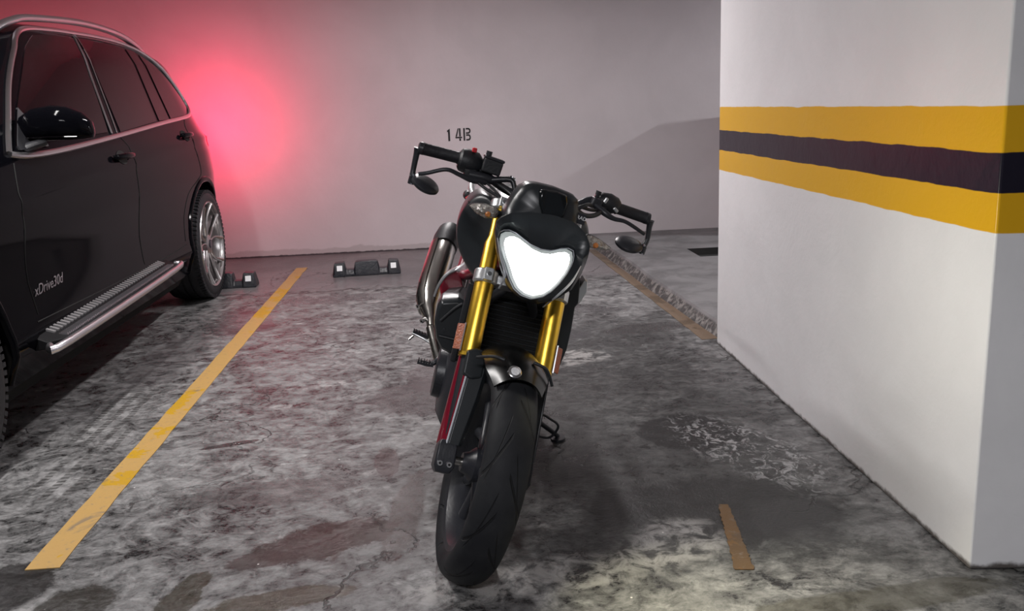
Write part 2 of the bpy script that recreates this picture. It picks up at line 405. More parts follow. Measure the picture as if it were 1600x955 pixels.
tag(strip('parking_line', [(.760, 2.41, 0), (.70, 2.035, 0)], (.030, .050), mo, seed=4),
    'short faded orange paint remnant on the dark floor near the front of the pillar', 'floor marking')
mo2 = m_line('worn_orange_paint', (.15, .105, .07), (.10, .07, .045), .9)
tag(strip('parking_line', [(1.265, 4.25, 0), (1.14, 7.2, 0)], (.085, .06), mo2, z=.0018, seed=5),
    'worn pale orange line along the foot of the raised slab behind the pillar', 'floor marking')

# stencilled bay number 14B on the rear wall
M_ink = mat('stencil_ink', (.012, .010, .012), .6)
bm = bmesh.new()
def stroke(poly): prism(bm, poly, .0016, org=(.005, YW, .905), U=(1, 0, 0), V=(0, -.01, 1))
stroke([(.010, .088), (.034, .104), (.034, .002), (.018, .0), (.018, .078), (.010, .076)])          # 1
stroke([(.100, .104), (.109, .104), (.092, .036), (.079, .036)]); stroke([(.078, .034), (.134, .034), (.134, .022), (.078, .022)])   # 4, slanted stroke and bar
stroke([(.110, .104), (.124, .104), (.124, .036), (.110, .036)]); stroke([(.110, .020), (.124, .020), (.124, .0), (.110, .0)])
stroke([(.146, .104), (.160, .104), (.160, .0), (.146, .0)])                                     # B, stem
for z0, z1 in ((.056, .104), (.0, .052)):
    c_ = (z0+z1)/2; h_ = (z1-z0)/2; o_ = [(.168, z1), (.190, z1)]+[(.190+.018*math.sin(a), c_+h_*math.cos(a)) for a in [R(30*i) for i in range(1, 6)]]+[(.190, z0), (.168, z0)]
    i_ = [(.168, z0+.013), (.186, z0+.013)]+[(.186+.010*math.sin(a), c_+(h_-.013)*math.cos(a)) for a in [R(180-30*i) for i in range(1, 6)]]+[(.186, z1-.013), (.168, z1-.013)]
    for k in range(len(o_)-1):
        stroke([o_[k], o_[k+1], i_[len(i_)-2-k], i_[len(i_)-1-k]])
tag(obj('bay_number', bm, M_ink, smooth=False), 'black stencilled 14B bay number painted on the rear wall', 'bay number')

# rubber wheel stops
M_rub = mat('black_rubber', (.013, .014, .020), .38, bump=(60, .25), noise=(14, (.03, .03, .035), .08))
M_reflw = mat('white_reflector', (.80, .80, .82), .25, emit=None, bump=(200, .3))
def wheel_stop(x0, x1, y, z, label, cy=0.):
    t = empty('wheel_stop', ((x0+x1)/2, y, 0)); tag(t, label, 'wheel stop', 'rubber wheel stops by the rear wall')
    w2 = (x1-x0)/2; bm = bmesh.new()
    def sec(x, h, d): return [(x, -d, 0), (x, -d, .018), (x, -d*.62, h), (x, d*.62, h), (x, d, .018), (x, d, 0)]
    S = []
    for x, h, d in ((-w2, .022, .060), (-w2+.015, .100, .066), (-w2+.085, .104, .066), (-w2+.098, .048, .058), (-w2+.155, .048, .058), (-w2+.165, .100, .062), (-w2+.185, .106, .062)):
        S.append((x, h, d))
    S = S+[(-x, h, d) for x, h, d in S[::-1]]
    loft(bm, [sec(*s) for s in S]); obj('rubber_block', bm, M_rub, t, bevel=.006, smooth=True, angle=25)
    for s in (-1, 1):
        bm = bmesh.new(); cx = s*(w2-.052); box(bm, cx-.020, cx+.020, -.0015, .0015, -.020, .020, Matrix.Translation((0, -.0555, .064))@Matrix.Rotation(R(-16), 4, 'X'))
        obj('reflector', bm, M_reflw, t, bevel=.002)
    t.rotation_euler.z = cy
    return t
wheel_stop(-.880, -.385, 6.60, 0, 'black rubber wheel stop with two white reflectors, between the yellow line and the motorcycle', R(4))
wheel_stop(-1.92, -1.385, 6.36, 0, 'black rubber wheel stop poking out behind the rear wheel of the parked car', R(1))

# ------------------------------------------------------------ the parked car (its nose towards the aisle, its flank along the bay)
M_paint = mat('black_car_paint', (.002, .002, .003), .07, coat=0., spec=.15, ior=1.28)
M_glass = mat('dark_tinted_glass', (.002, .0015, .002), .03, spec=.4)
M_chrome = mat('satin_chrome', (.72, .70, .72), .22, metal=1.)
M_alu = mat('brushed_aluminium', (.68, .66, .69), .32, metal=1., bump=(90, .1))
M_black = mat('matt_black_plastic', (.014, .014, .017), .5, bump=(150, .08))
M_tyre = mat('tyre_rubber', (.014, .014, .017), .58, bump=(50, .12))
M_seam = mat('panel_gap', (.002, .002, .002), .8)
M_rim = mat('dark_painted_rim', (.03, .03, .033), .3, metal=.6)
M_rimface = mat('machined_rim_face', (.52, .50, .50), .28, metal=1.)
XC = -2.545
def tum(y, z):
    t = interp(z, [.2, .3, .38, .47, .60, .80, .95, 1.05, 1.12, 1.5, 1.6, 1.7], [.06, .03, .0, .012, .016, .0, .012, .035, .07, .235, .30, .40])
    zc = .925+.055*(y-3.9)                        # shoulder crease
    return t-.008*math.exp(-((z-zc)/.022)**2)
def Xs(y, z): return -1.575-tum(y, z)-.31*max(0, y-6.05)**2-.30*max(0, 3.0-y)**2
def Zt(y): return interp(y, [2.10, 2.16, 2.25, 2.45, 2.9, 3.3, 3.42, 3.75, 4.15, 4.5, 5.1, 5.8, 6.3, 6.55, 6.72, 6.84, 6.93, 6.97],
                            [.62, .80, .92, .98, 1.04, 1.08, 1.13, 1.38, 1.60, 1.665, 1.695, 1.665, 1.585, 1.51, 1.28, 1.08, .92, .6])
ZL = [.24, .29, .34, .38, .42, .47, .53, .60, .68, .75, .81, .86, .90, .93, .96, .99, 1.02, 1.05, 1.09, 1.13, 1.18, 1.24, 1.30, 1.37, 1.44, 1.50, 1.54, 1.58, 1.61, 1.64]
car = empty('parked_car', (XC, 4.5, 0))
tag(car, 'large black glossy car with silver roof rail and running board, parked facing the camera', 'car')
CM = Matrix.Translation((-XC, -4.5, 0))
def cp(name, bm, m_, parent=None, **k): return obj(name, bm, m_, parent or car, matrix=CM, **k)
def yst():
    a = [2.10, 2.13, 2.17, 2.22, 2.3, 2.4, 2.5]; y = 2.6
    while y < 6.5: a.append(y); y += .1
    return a+[6.5, 6.55, 6.6, 6.66, 6.72, 6.78, 6.84, 6.89, 6.93, 6.95, 6.97]
bm = bmesh.new(); rings = []
for y in yst():
    zt = Zt(y); zmax = zt-.055; half = []
    for i, z in enumerate(ZL):
        zz = min(z, zmax+.0004*i); half.append((Xs(y, min(zz, 1.64)), zz))
    xe, ze = half[-1]; roof = []
    for k in range(1, 7):
        f = k/6; x_ = xe+(XC-xe)*f; roof.append((x_, ze+.055*math.sin(f*math.pi/2)**.6))
    H = half+roof
    ring = [(x, y, z) for x, z in H]+[(2*XC-x, y, z) for x, z in H[-2::-1]]
    rings.append(ring)
loft(bm, rings)
body = cp('body', bm, M_paint, angle=50)
# wheel arches
for ya in (6.0, 2.80):
    for s in (1, -1):
        cb = bmesh.new(); x0 = -1.30; x1 = -1.95
        if s < 0: x0, x1 = 2*XC-x0, 2*XC-x1
        cyl(cb, (x0, ya, .355), (x1, ya, .355), .425, 56)
        cut = cp('cutter', cb, None)
        md = body.modifiers.new('arch', 'BOOLEAN'); md.operation = 'DIFFERENCE'; md.object = cut; md.solver = 'EXACT'
        dg = bpy.context.evaluated_depsgraph_get(); dg.update()
        me = bpy.data.meshes.new_from_object(body.evaluated_get(dg)); body.modifiers.clear(); body.data = me
        bpy.data.objects.remove(cut)
body.data.polygons.foreach_set('use_smooth', [True]*len(body.data.polygons)); body.data.set_sharp_from_angle(angle=R(40))
def onside(y, z, off=0.): return Vector((Xs(y, z)+off, y, z))
def pl(P, t):
    """point on polyline P at y = t"""
    return interp(t, [p[0] for p in P], [p[1] for p in P])
def panel(name, lo, hi, m_, off=.005, ny=26, nz=12, parent=None):
    bm = bmesh.new(); y0, y1 = lo[0][0], lo[-1][0]; rings = []
    for i in range(ny+1):
        y = y0+(y1-y0)*(i/ny); a, b = pl(lo, y), pl(hi, y)
        if b < a+.001: b = a+.001
        col = [onside(y, a+(b-a)*k/nz, off) for k in range(nz+1)]
        back = [onside(y, a+(b-a)*k/nz, off-.012) for k in range(nz, -1, -1)]
        rings.append(col+back)
    loft(bm, rings); return cp(name, bm, m_, parent, angle=50)
w1_ = panel('front_side_window', [(3.60, 1.10), (4.60, 1.128), (4.93, 1.600)], [(3.60, 1.103), (3.80, 1.25), (4.22, 1.51), (4.42, 1.578), (4.62, 1.596), (4.93, 1.604)], M_glass, ny=44)
w2_ = panel('rear_side_window', [(4.77, 1.125), (5.44, 1.170), (5.65, 1.597)], [(4.77, 1.127), (4.985, 1.606), (5.3, 1.612), (5.65, 1.599)], M_glass, ny=44)
w3_ = panel('quarter_window', [(5.49, 1.172), (5.69, 1.176), (5.82, 1.586)], [(5.49, 1.173), (5.69, 1.596), (5.82, 1.588)], M_glass, ny=30)
w4_ = panel('quarter_window', [(5.735, 1.182), (6.08, 1.200), (6.2, 1.23), (6.28, 1.26)], [(5.735, 1.183), (5.865, 1.572), (6.0, 1.525), (6.15, 1.42), (6.24, 1.33), (6.28, 1.265)], M_glass, ny=36)
def sidetube(name, P, r, m_, off=.004, k=6, parent=None, flat=1.):
    Q = [Vector((0, y, z)) for y, z in P]; Q = smoothpath(Q, k) if k else Q
    bm = bmesh.new(); tube(bm, [onside(q.y, q.z, off) for q in Q], r, 10, flat=flat, ref=(1, 0, 0)); return cp(name, bm, m_, parent)
sidetube('window_trim', [(3.50, 1.075), (3.66, 1.20), (3.85, 1.345), (4.05, 1.47), (4.235, 1.565), (4.40, 1.605), (4.70, 1.625), (4.99, 1.634), (5.40, 1.640), (5.75, 1.626), (6.0, 1.575), (6.15, 1.495), (6.29, 1.37), (6.335, 1.275), (6.29, 1.225), (6.114, 1.190), (5.5, 1.155), (4.72, 1.108), (4.0, 1.070), (3.65, 1.062), (3.50, 1.075)], .013, M_chrome, off=.003)
sidetube('pillar_trim', [(4.632, 1.120), (4.70, 1.24), (4.83, 1.45), (4.955, 1.612)], .006, M_chrome, off=.006)
sidetube('pillar_trim', [(4.715, 1.120), (4.79, 1.24), (4.91, 1.46), (5.01, 1.622)], .004, M_chrome, off=.002)
# roof rail
rail = [(4.10, 1.545, -.01), (4.16, 1.595, .01), (4.31, 1.645, .03), (4.52, 1.675, .03), (5.1, 1.705, .03), (5.6, 1.695, .03), (5.9, 1.655, .03), (6.1, 1.605, .02), (6.22, 1.565, .0)]
for s in (1, -1):
    bm = bmesh.new(); P = []
    for y, z, o in rail:
        z -= .012
        x = -1.575-.335+o*.5-.35*max(0, y-5.95)**2
        P.append((x if s > 0 else 2*XC-x, y, z))
    tube(bm, P, .023, 12, smooth=6, flat=.75); cp('roof_rail', bm, M_alu)
# windscreen, rear window and the other flank's glass
bm = bmesh.new(); rings = []
for i in range(9):
    y = 3.46+(4.10-3.46)*i/8; z = Zt(y)-.004; xe = abs(XC-Xs(y, z-.06))-.03
    rings.append([(XC+xe*f, y, z+.010-(.05*abs(f)**2.4)) for f in [q/8 for q in range(-8, 9)]])
loft(bm, rings, closed=False); wd = cp('windscreen', bm, M_glass); sd = wd.modifiers.new('solid', 'SOLIDIFY'); sd.thickness = .006; sd.offset = 0
bm = bmesh.new(); rings = []
for i in range(6):
    y = 6.57+(6.80-6.57)*i/5; z = Zt(y); rings.append([(XC+.62*f, y+.008, z+.004-(.05*abs(f)**2.4)) for f in [q/8 for q in range(-8, 9)]])
loft(bm, rings, closed=False); wd = cp('rear_window', bm, M_glass); sd = wd.modifiers.new('solid', 'SOLIDIFY'); sd.thickness = .006; sd.offset = 0
# shut lines of the doors
for P in ([(4.727, 1.10), (4.768, 1.03), (4.748, .88), (4.70, .69), (4.69, .53), (4.70, .45)],
          [(6.02, 1.17), (5.95, 1.12), (5.93, 1.0), (5.95, .85), (5.86, .80), (5.62, .73), (5.50, .60), (5.46, .46)],
          [(3.50, 1.04), (3.452, .937), (3.444, .84), (3.42, .70), (3.428, .60), (3.46, .47)],
          [(3.44, .445), (4.2, .435), (5.0, .43), (5.46, .44)]):
    sidetube('door_gap', P, .0024, M_seam, off=.0002)
# handles: bowl and grip
for y0, y1, z in ((4.47, 4.74, 1.008), (5.70, 5.94, 1.078)):
    ym = (y0+y1)/2; bm = bmesh.new(); rings = []
    for i in range(13):
        t = -1+2*i/12; y = ym+t*.065; rr = math.sqrt(max(0.002, 1-t*t))
        rings.append([onside(y, z-.004+rr*.034*math.sin(a), .002+.001*math.cos(a)) for a in [2*math.pi*k/14 for k in range(14)]])
    loft(bm, rings); b = cp('handle_bowl', bm, M_seam)
    bm = bmesh.new(); P = [onside(y0+.02, z, .004), onside(y0+.035, z, .022), onside(ym, z+.002, .034), onside(y1-.03, z, .026), onside(y1-.01, z, .004)]
    tube(bm, P, [.010, .014, .015, .014, .010], 12, smooth=6, flat=.7, ref=(0, 0, 1)); cp('door_handle', bm, M_paint)
# arch lips, sill and running board
for s in (1, -1):
    for ya in (6.0, 2.80):
        bm = bmesh.new(); P = []
        for k in range(31):
            a = R(-12+204*k/30); y = ya+.435*math.cos(a); z = .355+.435*math.sin(a)
            p = onside(y, max(z, .25), -.004); P.append(p if s > 0 else Vector((2*XC-p.x, p.y, p.z)))
        tube(bm, P, .020, 10, flat=.8); cp('arch_lip', bm, M_paint)
for s in (1, -1):
    mx = (lambda x: x) if s > 0 else (lambda x: 2*XC-x)
    t = empty('running_board', (0, 0, 0)); t.parent = car
    bm = bmesh.new(); rings = []
    y0, y1 = 3.40, 5.02
    for y in (y0, y0+.06, y1-.10, y1):
        xo = -1.485 if y0+.05 < y < y1-.05 else -1.53
        rings.append([(mx(x), y, z+(y-y0)*.020) for x, z in ((-1.625, .410), (xo-.012, .372), (xo-.012, .346), (-1.62, .335))])
    loft(bm, rings); cp('board_body', bm, mat('dark_board_rubber', (.006, .006, .007), .6, spec=.2), t, bevel=.004)
    bm = bmesh.new(); P = [(mx(-1.535), y0, .356), (mx(-1.490), y0+.07, .358), (mx(-1.485), y1-.14, .388), (mx(-1.535), y1+.02, .394)]
    tube(bm, P, .0165, 12, smooth=5, flat=.85, ref=(0, 0, 1)); cp('silver_edge', bm, M_alu, t)
    bm = bmesh.new(); n = 42
    for k in range(n):
        y = y0+.09+(y1-y0-.22)*k/(n-1); z = (y-y0)*.020
        loft(bm, [[(mx(-1.612), y+e, z+.403), (mx(-1.548), y+e, z+.382), (mx(-1.546), y+e, z+.393), (mx(-1.610), y+e, z+.416)] for e in (-.008, .008)])
    cp('tread_rib', bm, M_alu if False else mat('grey_rubber_rib', (.16, .155, .16), .45), t, smooth=False)
    bm = bmesh.new()
    for k in range(n*2):
        y = y0+.09+(y1-y0-.22)*k/(n*2-1); z = .376+(y-y0)*.020
        box(bm, min(mx(-1.533), mx(-1.500)), max(mx(-1.533), mx(-1.500)), y-.0035, y+.0035, z, z+.009)
    cp('tread_rib', bm, M_alu, t, smooth=False)
    bm = bmesh.new(); rings = []
    for y, zb in ((3.20, .19), (3.30, .19), (5.40, .20), (5.50, .23)):
        rings.append([(mx(-1.60), y, .42), (mx(-1.588), y, .36), (mx(-1.64), y, zb), (mx(-1.75), y, zb), (mx(-1.75), y, .42)])
    loft(bm, rings); cp('side_skirt', bm, mat('dark_skirt', (.003, .003, .003), .7, spec=.15), bevel=.01)
# underbody, closes the view below the sills
bm = bmesh.new(); box(bm, XC-.75, XC+.75, 2.5, 6.7, .20, .30); cp('underbody', bm, M_seam, smooth=False)
# exterior mirrors
for s in (1, -1):
    mx = (lambda x: x) if s > 0 else (lambda x: 2*XC-x)
    h = empty('side_mirror', (0, 0, 0)); h.parent = car
    bm = bmesh.new(); rings = []; N = 26
    for x, cz, hz, cy, hy in ((-1.690, 1.150, .012, 3.76, .012), (-1.685, 1.152, .034, 3.76, .035), (-1.665, 1.158, .056, 3.76, .052), (-1.62, 1.168, .072, 3.765, .066), (-1.55, 1.176, .075, 3.77, .072), (-1.49, 1.172, .070, 3.775, .068), (-1.445, 1.162, .056, 3.785, .056), (-1.418, 1.148, .036, 3.79, .036), (-1.410, 1.140, .010, 3.79, .010)):
        rings.append([(mx(x), cy+hy*math.copysign(abs(math.cos(a))**.75, math.cos(a)), cz+hz*math.copysign(abs(math.sin(a))**(.75), math.sin(a))*(1 if math.sin(a) > 0 else .85)) for a in [2*math.pi*k/N for k in range(N)]])
    loft(bm, rings); cp('mirror_shell', bm, M_paint, h)
    bm = bmesh.new(); tube(bm, [(mx(-1.668), 3.66, 1.075), (mx(-1.63), 3.69, 1.092), (mx(-1.59), 3.74, 1.108)], [.038, .032, .026], 14, smooth=5, flat=.6); cp('mirror_foot', bm, M_black, h)
    bm = bmesh.new(); tube(bm, [(mx(-1.672), 3.705, 1.125), (mx(-1.57), 3.695, 1.128), (mx(-1.45), 3.715, 1.125)], .0025, 8, smooth=5); cp('turn_repeater', bm, M_glass, h)
# triangular sail cover at the foot of the front window
panel('sail_cover', [(3.60, 1.085), (3.86, 1.09)], [(3.60, 1.10), (3.80, 1.25), (3.86, 1.12)], M_black, off=.008, ny=12, nz=5)
# wheels
def car_wheel(yc, s):
    mx = 1 if s > 0 else -1
    wx = empty('wheel', (0, 0, 0)); wx.parent = car
    X0 = -1.580 if s > 0 else 2*XC+1.580
    T = Matrix.Translation((X0, yc, .360))@Matrix.Diagonal((mx, 1, 1, 1))
    def wp(name, bm, m_, **k):
        bm.transform(T); return cp(name, bm, m_, wx, **k)
    bm = bmesh.new()
    prof = [(-.02, .272), (.0, .285), (.004, .305), (-.002, .330), (-.018, .348), (-.05, .357), (-.13, .360), (-.21, .357), (-.25, .345), (-.27, .32), (-.26, .272)]
    for gx in (-.085, -.135, -.185):
        prof = [p for p in prof if abs(p[0]-gx) > .012] + []
    prof = [(-.02, .272), (.0, .285), (.004, .305), (-.002, .330), (-.018, .348), (-.05, .357), (-.078, .359), (-.080, .351), (-.090, .351), (-.092, .359), (-.128, .360), (-.130, .352), (-.140, .352), (-.142, .360), (-.178, .359), (-.180, .351), (-.190, .351), (-.192, .358), (-.21, .357), (-.25, .345), (-.27, .32), (-.26, .272)]
    lathe(bm, prof, 80, 'X', closed=True); wp('tyre', bm, M_tyre)
    bm = bmesh.new(); n = 76           # shoulder blocks
    for k in range(n):
        a = 2*math.pi*k/n; rm = Matrix.Rotation(a, 4, 'X')
        box(bm, -.040, -.004, -.0085, .0085, .335, .3565, rm)
    wp('shoulder_block', bm, M_tyre, smooth=False)
    bm = bmesh.new(); lathe(bm, [(-.012, .278), (-.002, .284), (.004, .280), (-.004, .268), (-.05, .262), (-.20, .255), (-.20, .250), (-.05, .255), (-.02, .262)], 72, 'X', closed=True); wp('rim', bm, M_rimface)
    bm = bmesh.new(); lathe(bm, [(-.21, 0), (-.21, .26), (-.20, .26), (-.20, 0)], 48, 'X'); wp('rim_barrel', bm, M_seam)
    bm = bmesh.new(); lathe(bm, [(-.13, 0), (-.13, .175), (-.10, .175), (-.10, 0)], 48, 'X'); wp('brake_disc', bm, M_alu)
    for k in range(5):
        bm = bmesh.new(); b0 = 2*math.pi*k/5+.35
        for d in (-1, 1):
            P = []
            for rr, da in ((.050, .10), (.12, .17), (.19, .23), (.272, .34)):
                a = b0+d*da*(1.0 if rr > .06 else 3.2*.6); P.append((-.022-.02*(.272-rr)/.22+(.012 if rr > .25 else 0), rr*math.cos(a), rr*math.sin(a)))
            tube(bm, P, [.020, .013, .013, .021], 10, smooth=4, flat=.62, ref=(1, 0, 0))
        wp('spoke', bm, M_rimface)
    bm = bmesh.new(); lathe(bm, [(-.06, 0), (-.06, .062), (-.022, .060), (-.014, .040), (-.012, 0)], 32, 'X'); wp('wheel_hub', bm, M_rimface)
    bm = bmesh.new(); lathe(bm, [(-.014, 0), (-.014, .030), (-.008, .028), (-.007, 0)], 32, 'X'); wp('centre_cap', bm, mat('centre_cap_dark', (.02, .02, .03), .25))
for yc in (6.03, 2.80):
    for s in (1, -1): car_wheel(yc, s)
# lit tail lamps and their light on the wall
M_tail = mat('lit_tail_lamp', (.5, .01, .02), .2, emit=(1, .012, .03), es=2.2)
for s in (1, -1):
    bm = bmesh.new(); P = []
    rings = []
    for y, z0, z1 in ((6.52, .99, 1.05), (6.66, .96, 1.09), (6.80, .94, 1.09), (6.90, .94, 1.02)):
        q = [Vector((Xs(y, z)+.006, y, z)) for z in (z0, (z0+z1)/2, z1)]; q2 = [Vector((p.x-.03, p.y-.01, p.z)) for p in q[::-1]]
        rings.append([(p if s > 0 else Vector((2*XC-p.x, p.y, p.z))) for p in q+q2])
    loft(bm, rings); cp('tail_lamp', bm, M_tail)
    bm = bmesh.new(); x0 = -1.90 if s > 0 else 2*XC+1.90-.30
    box(bm, x0-.0, x0+.30 if s < 0 else x0+.12, 6.955, 6.985, .93, 1.05); cp('tail_lamp', bm, M_tail, bevel=.01)
area('tail_lamp_light', (-1.83, 7.02, 1.08), (.10, .10), 11.5, (1, .018, .10), target=(-1.76, 7.66, 1.22))
area('tail_lamp_light', (2*XC+1.86, 7.02, 1.08), (.16, .10), 8, (1, .035, .09), target=(2*XC+1.80, 7.66, 1.22))
# raised model lettering low on the front door
bm = textmesh('xDrive30d', .072, .0012, shear=.35)
bmT = Matrix(((0, 0, 1, 0), (1, 0, 0, 0), (0, 1, 0, 0), (0, 0, 0, 1)))
bm.transform(bmT)
xs_all = [v.co.y for v in bm.verts]; ymn, ymx = min(xs_all), max(xs_all); sc = .27/(ymx-ymn)
for v in bm.verts:
    y = 3.455+(v.co.y-ymn)*sc; z = .540+v.co.z*sc*.95+(y-3.455)*.03; v.co = Vector((Xs(y, z)+.003+v.co.x, y, z))
cp('door_lettering', bm, M_chrome, smooth=False)
# front: grille, lamps and plate recess, out of the picture but part of the car
bm = bmesh.new(); box(bm, XC-.30, XC-.02, 2.085, 2.14, .52, .78); box(bm, XC+.02, XC+.30, 2.085, 2.14, .52, .78); cp('grille', bm, M_black, bevel=.02)

# ------------------------------------------------------------ the motorcycle, leaning on its side stand, nose to the camera
# bike frame: x forward, y to the rider's left, z up, origin under the front axle
HD, LEAN, STEER = R(-91.306), R(-16.392), R(5.03)
MB = Matrix.Translation((-.033, 2.147, .0005))@Matrix.Rotation(HD, 4, 'Z')@Matrix.Rotation(LEAN, 4, 'X')
RK = R(25.1); AX = Vector((-math.sin(RK), 0, math.cos(RK))); FN = Vector((math.cos(RK), 0, math.sin(RK))); AXLE = Vector((0, 0, .293))
P0 = Vector((.102, 0, 0))
MS = Matrix.Translation(P0)@Matrix.Rotation(STEER, 4, AX)@Matrix.Translation(-P0)
bike = empty('motorcycle'); bike.matrix_world = MB
tag(bike, 'black naked motorcycle with gold fork tubes and lit headlight, leaning on its side stand', 'motorcycle')
def bp(name, bm, m_, parent=None, st=False, **k):
    return obj(name, bm, m_, parent or bike, matrix=MS if st else None, **k)
def sp(name, bm, m_, parent=None, **k): return bp(name, bm, m_, parent, st=True, **k)
def FK(s, y, n=0.): return AXLE+AX*s+FN*n+Vector((0, y, 0))
M_gold = mat('gold_anodised_fork', (.86, .54, .065), .34, metal=1., bump=(60, .03))
M_bblack = mat('black_bodywork', (.018, .021, .024), .33, spec=.5)
M_satin = mat('satin_black_metal', (.020, .021, .026), .36, spec=.5, bump=(120, .06))
M_blackp = mat('black_plastic', (.012, .013, .016), .5, bump=(140, .1))
M_grip = mat('grip_rubber', (.010, .010, .014), .6, bump=(70, .25))
M_steel = mat('brushed_steel', (.56, .54, .51), .24, metal=1., bump=(40, .06), noise=(7, (.42, .40, .38), .07))
M_silver = mat('cast_silver_alloy', (.60, .61, .62), .33, metal=.85, bump=(80, .08))
M_red = mat('red_frame_paint', (.16, .004, .016), .30, coat=.4)
M_redp = mat('red_plastic', (.55, .02, .03), .4)
M_bolt = mat('bright_bolt', (.75, .76, .78), .2, metal=1.)
M_orange = mat('orange_reflector', (.42, .12, .05), .22, bump=(260, .4), noise=(90, (.30, .10, .07), .05))
M_lens = mat('clear_indicator_lens', (.62, .60, .57), .10, metal=.55, bump=(130, .9), noise=(120, (.25, .20, .16), .05))
M_amber = mat('amber_bulb', (.55, .20, .06), .2)
M_white = mat('white_print', (.8, .8, .82), .5)
M_swhite = mat('silver_strip', (.60, .62, .66), .3, metal=.6)

def m_tread():
    M = mat('front_tyre_rubber', (.016, .017, .021), .66, spec=.3); g = NG(M)
    th = g.math('ARCTAN2', g.z, g.x); ay = g.math('ABSOLUTE', g.y)
    sgn = g.math('GREATER_THAN', g.y, 0.)
    h = None
    for N, k, o, w_, a, b_ in ((10, 11., 0., .060, .006, .054), (10, 24., .5, .05, .014, .047)):
        ph = g.math('FRACT', g.math('ADD', g.math('ADD', g.mul(th, N/(2*math.pi)), g.mul(ay, k)), g.math('ADD', g.mul(sgn, .5), o+20)))
        gr = g.mul(g.band(ph, .08, .08+w_, .012), g.band(ay, a, b_, .003)); h = gr if h is None else g.math('MAXIMUM', h, gr)
    n = g.noise(60, 4, .6); n2 = g.noise(9, 5, .6)
    c = g.mix(g.ramp(n2, .35, .7), (.008, .0085, .011), (.018, .019, .021)); c = g.mix(g.mul(h, .85), c, (.004, .004, .005)); g.l(c, g.b.inputs['Base Color'])
    g.bump(g.math('ADD', g.mul(g.math('SUBTRACT', 1., h), .8), g.mul(n, .08)), .9, .006); return M
M_tread = m_tread()
MW = MS@Matrix.Translation(AXLE)
wheel = empty('front_wheel'); wheel.parent = bike; wheel.matrix_local = MW
def wpart(name, bm, m_, **k): return obj(name, bm, m_, wheel, **k)
bm = bmesh.new(); half = [(0, .2935), (.010, .2930), (.020, .2912), (.030, .2880), (.039, .2832), (.047, .2768), (.053, .2685), (.0565, .2580), (.0565, .245), (.053, .232), (.046, .220)]
lathe(bm, half[::-1]+[(-a, r) for a, r in half[1:]]+[(-.040, .214), (.040, .214)], 128, 'Y', closed=True); wpart('front_tyre', bm, M_tread)
bm = bmesh.new(); lathe(bm, [(.047, .222), (.043, .208), (.030, .200), (.012, .192), (-.012, .192), (-.030, .200), (-.043, .208), (-.047, .222), (-.040, .224), (-.034, .214), (.034, .214), (.040, .224)], 96, 'Y', closed=True); rim = wpart('front_rim', bm, M_satin)
bm = bmesh.new()
for k in range(5):
    b0 = 2*math.pi*k/5+.25
    for d in (-1, 1):
        P = [((rr*math.cos(b0+d*da)), d*.010*(1-rr/.2), rr*math.sin(b0+d*da)) for rr, da in ((.034, .30), (.09, .14), (.14, .20), (.197, .28))]
        tube(bm, P, [.015, .0105, .0095, .014], 12, smooth=5, flat=1.3, ref=(0, 1, 0))
wpart('wheel_spokes', bm, M_satin)
bm = bmesh.new(); lathe(bm, [(-.060, 0), (-.060, .024), (-.045, .030), (-.030, .044), (.030, .044), (.045, .034), (.062, .034), (.062, 0)], 40, 'Y'); wpart('front_hub', bm, M_satin)
bm = bmesh.new(); lathe(bm, [(.066, .100), (.066, .150), (.071, .150), (.071, .100)], 72, 'Y', closed=True)
for k in range(5):
    a = 2*math.pi*k/5; tube(bm, [(.035*math.cos(a), .062, .035*math.sin(a)), (.105*math.cos(a+.2), .068, .105*math.sin(a+.2))], .008, 8)
wpart('brake_disc', bm, M_steel)

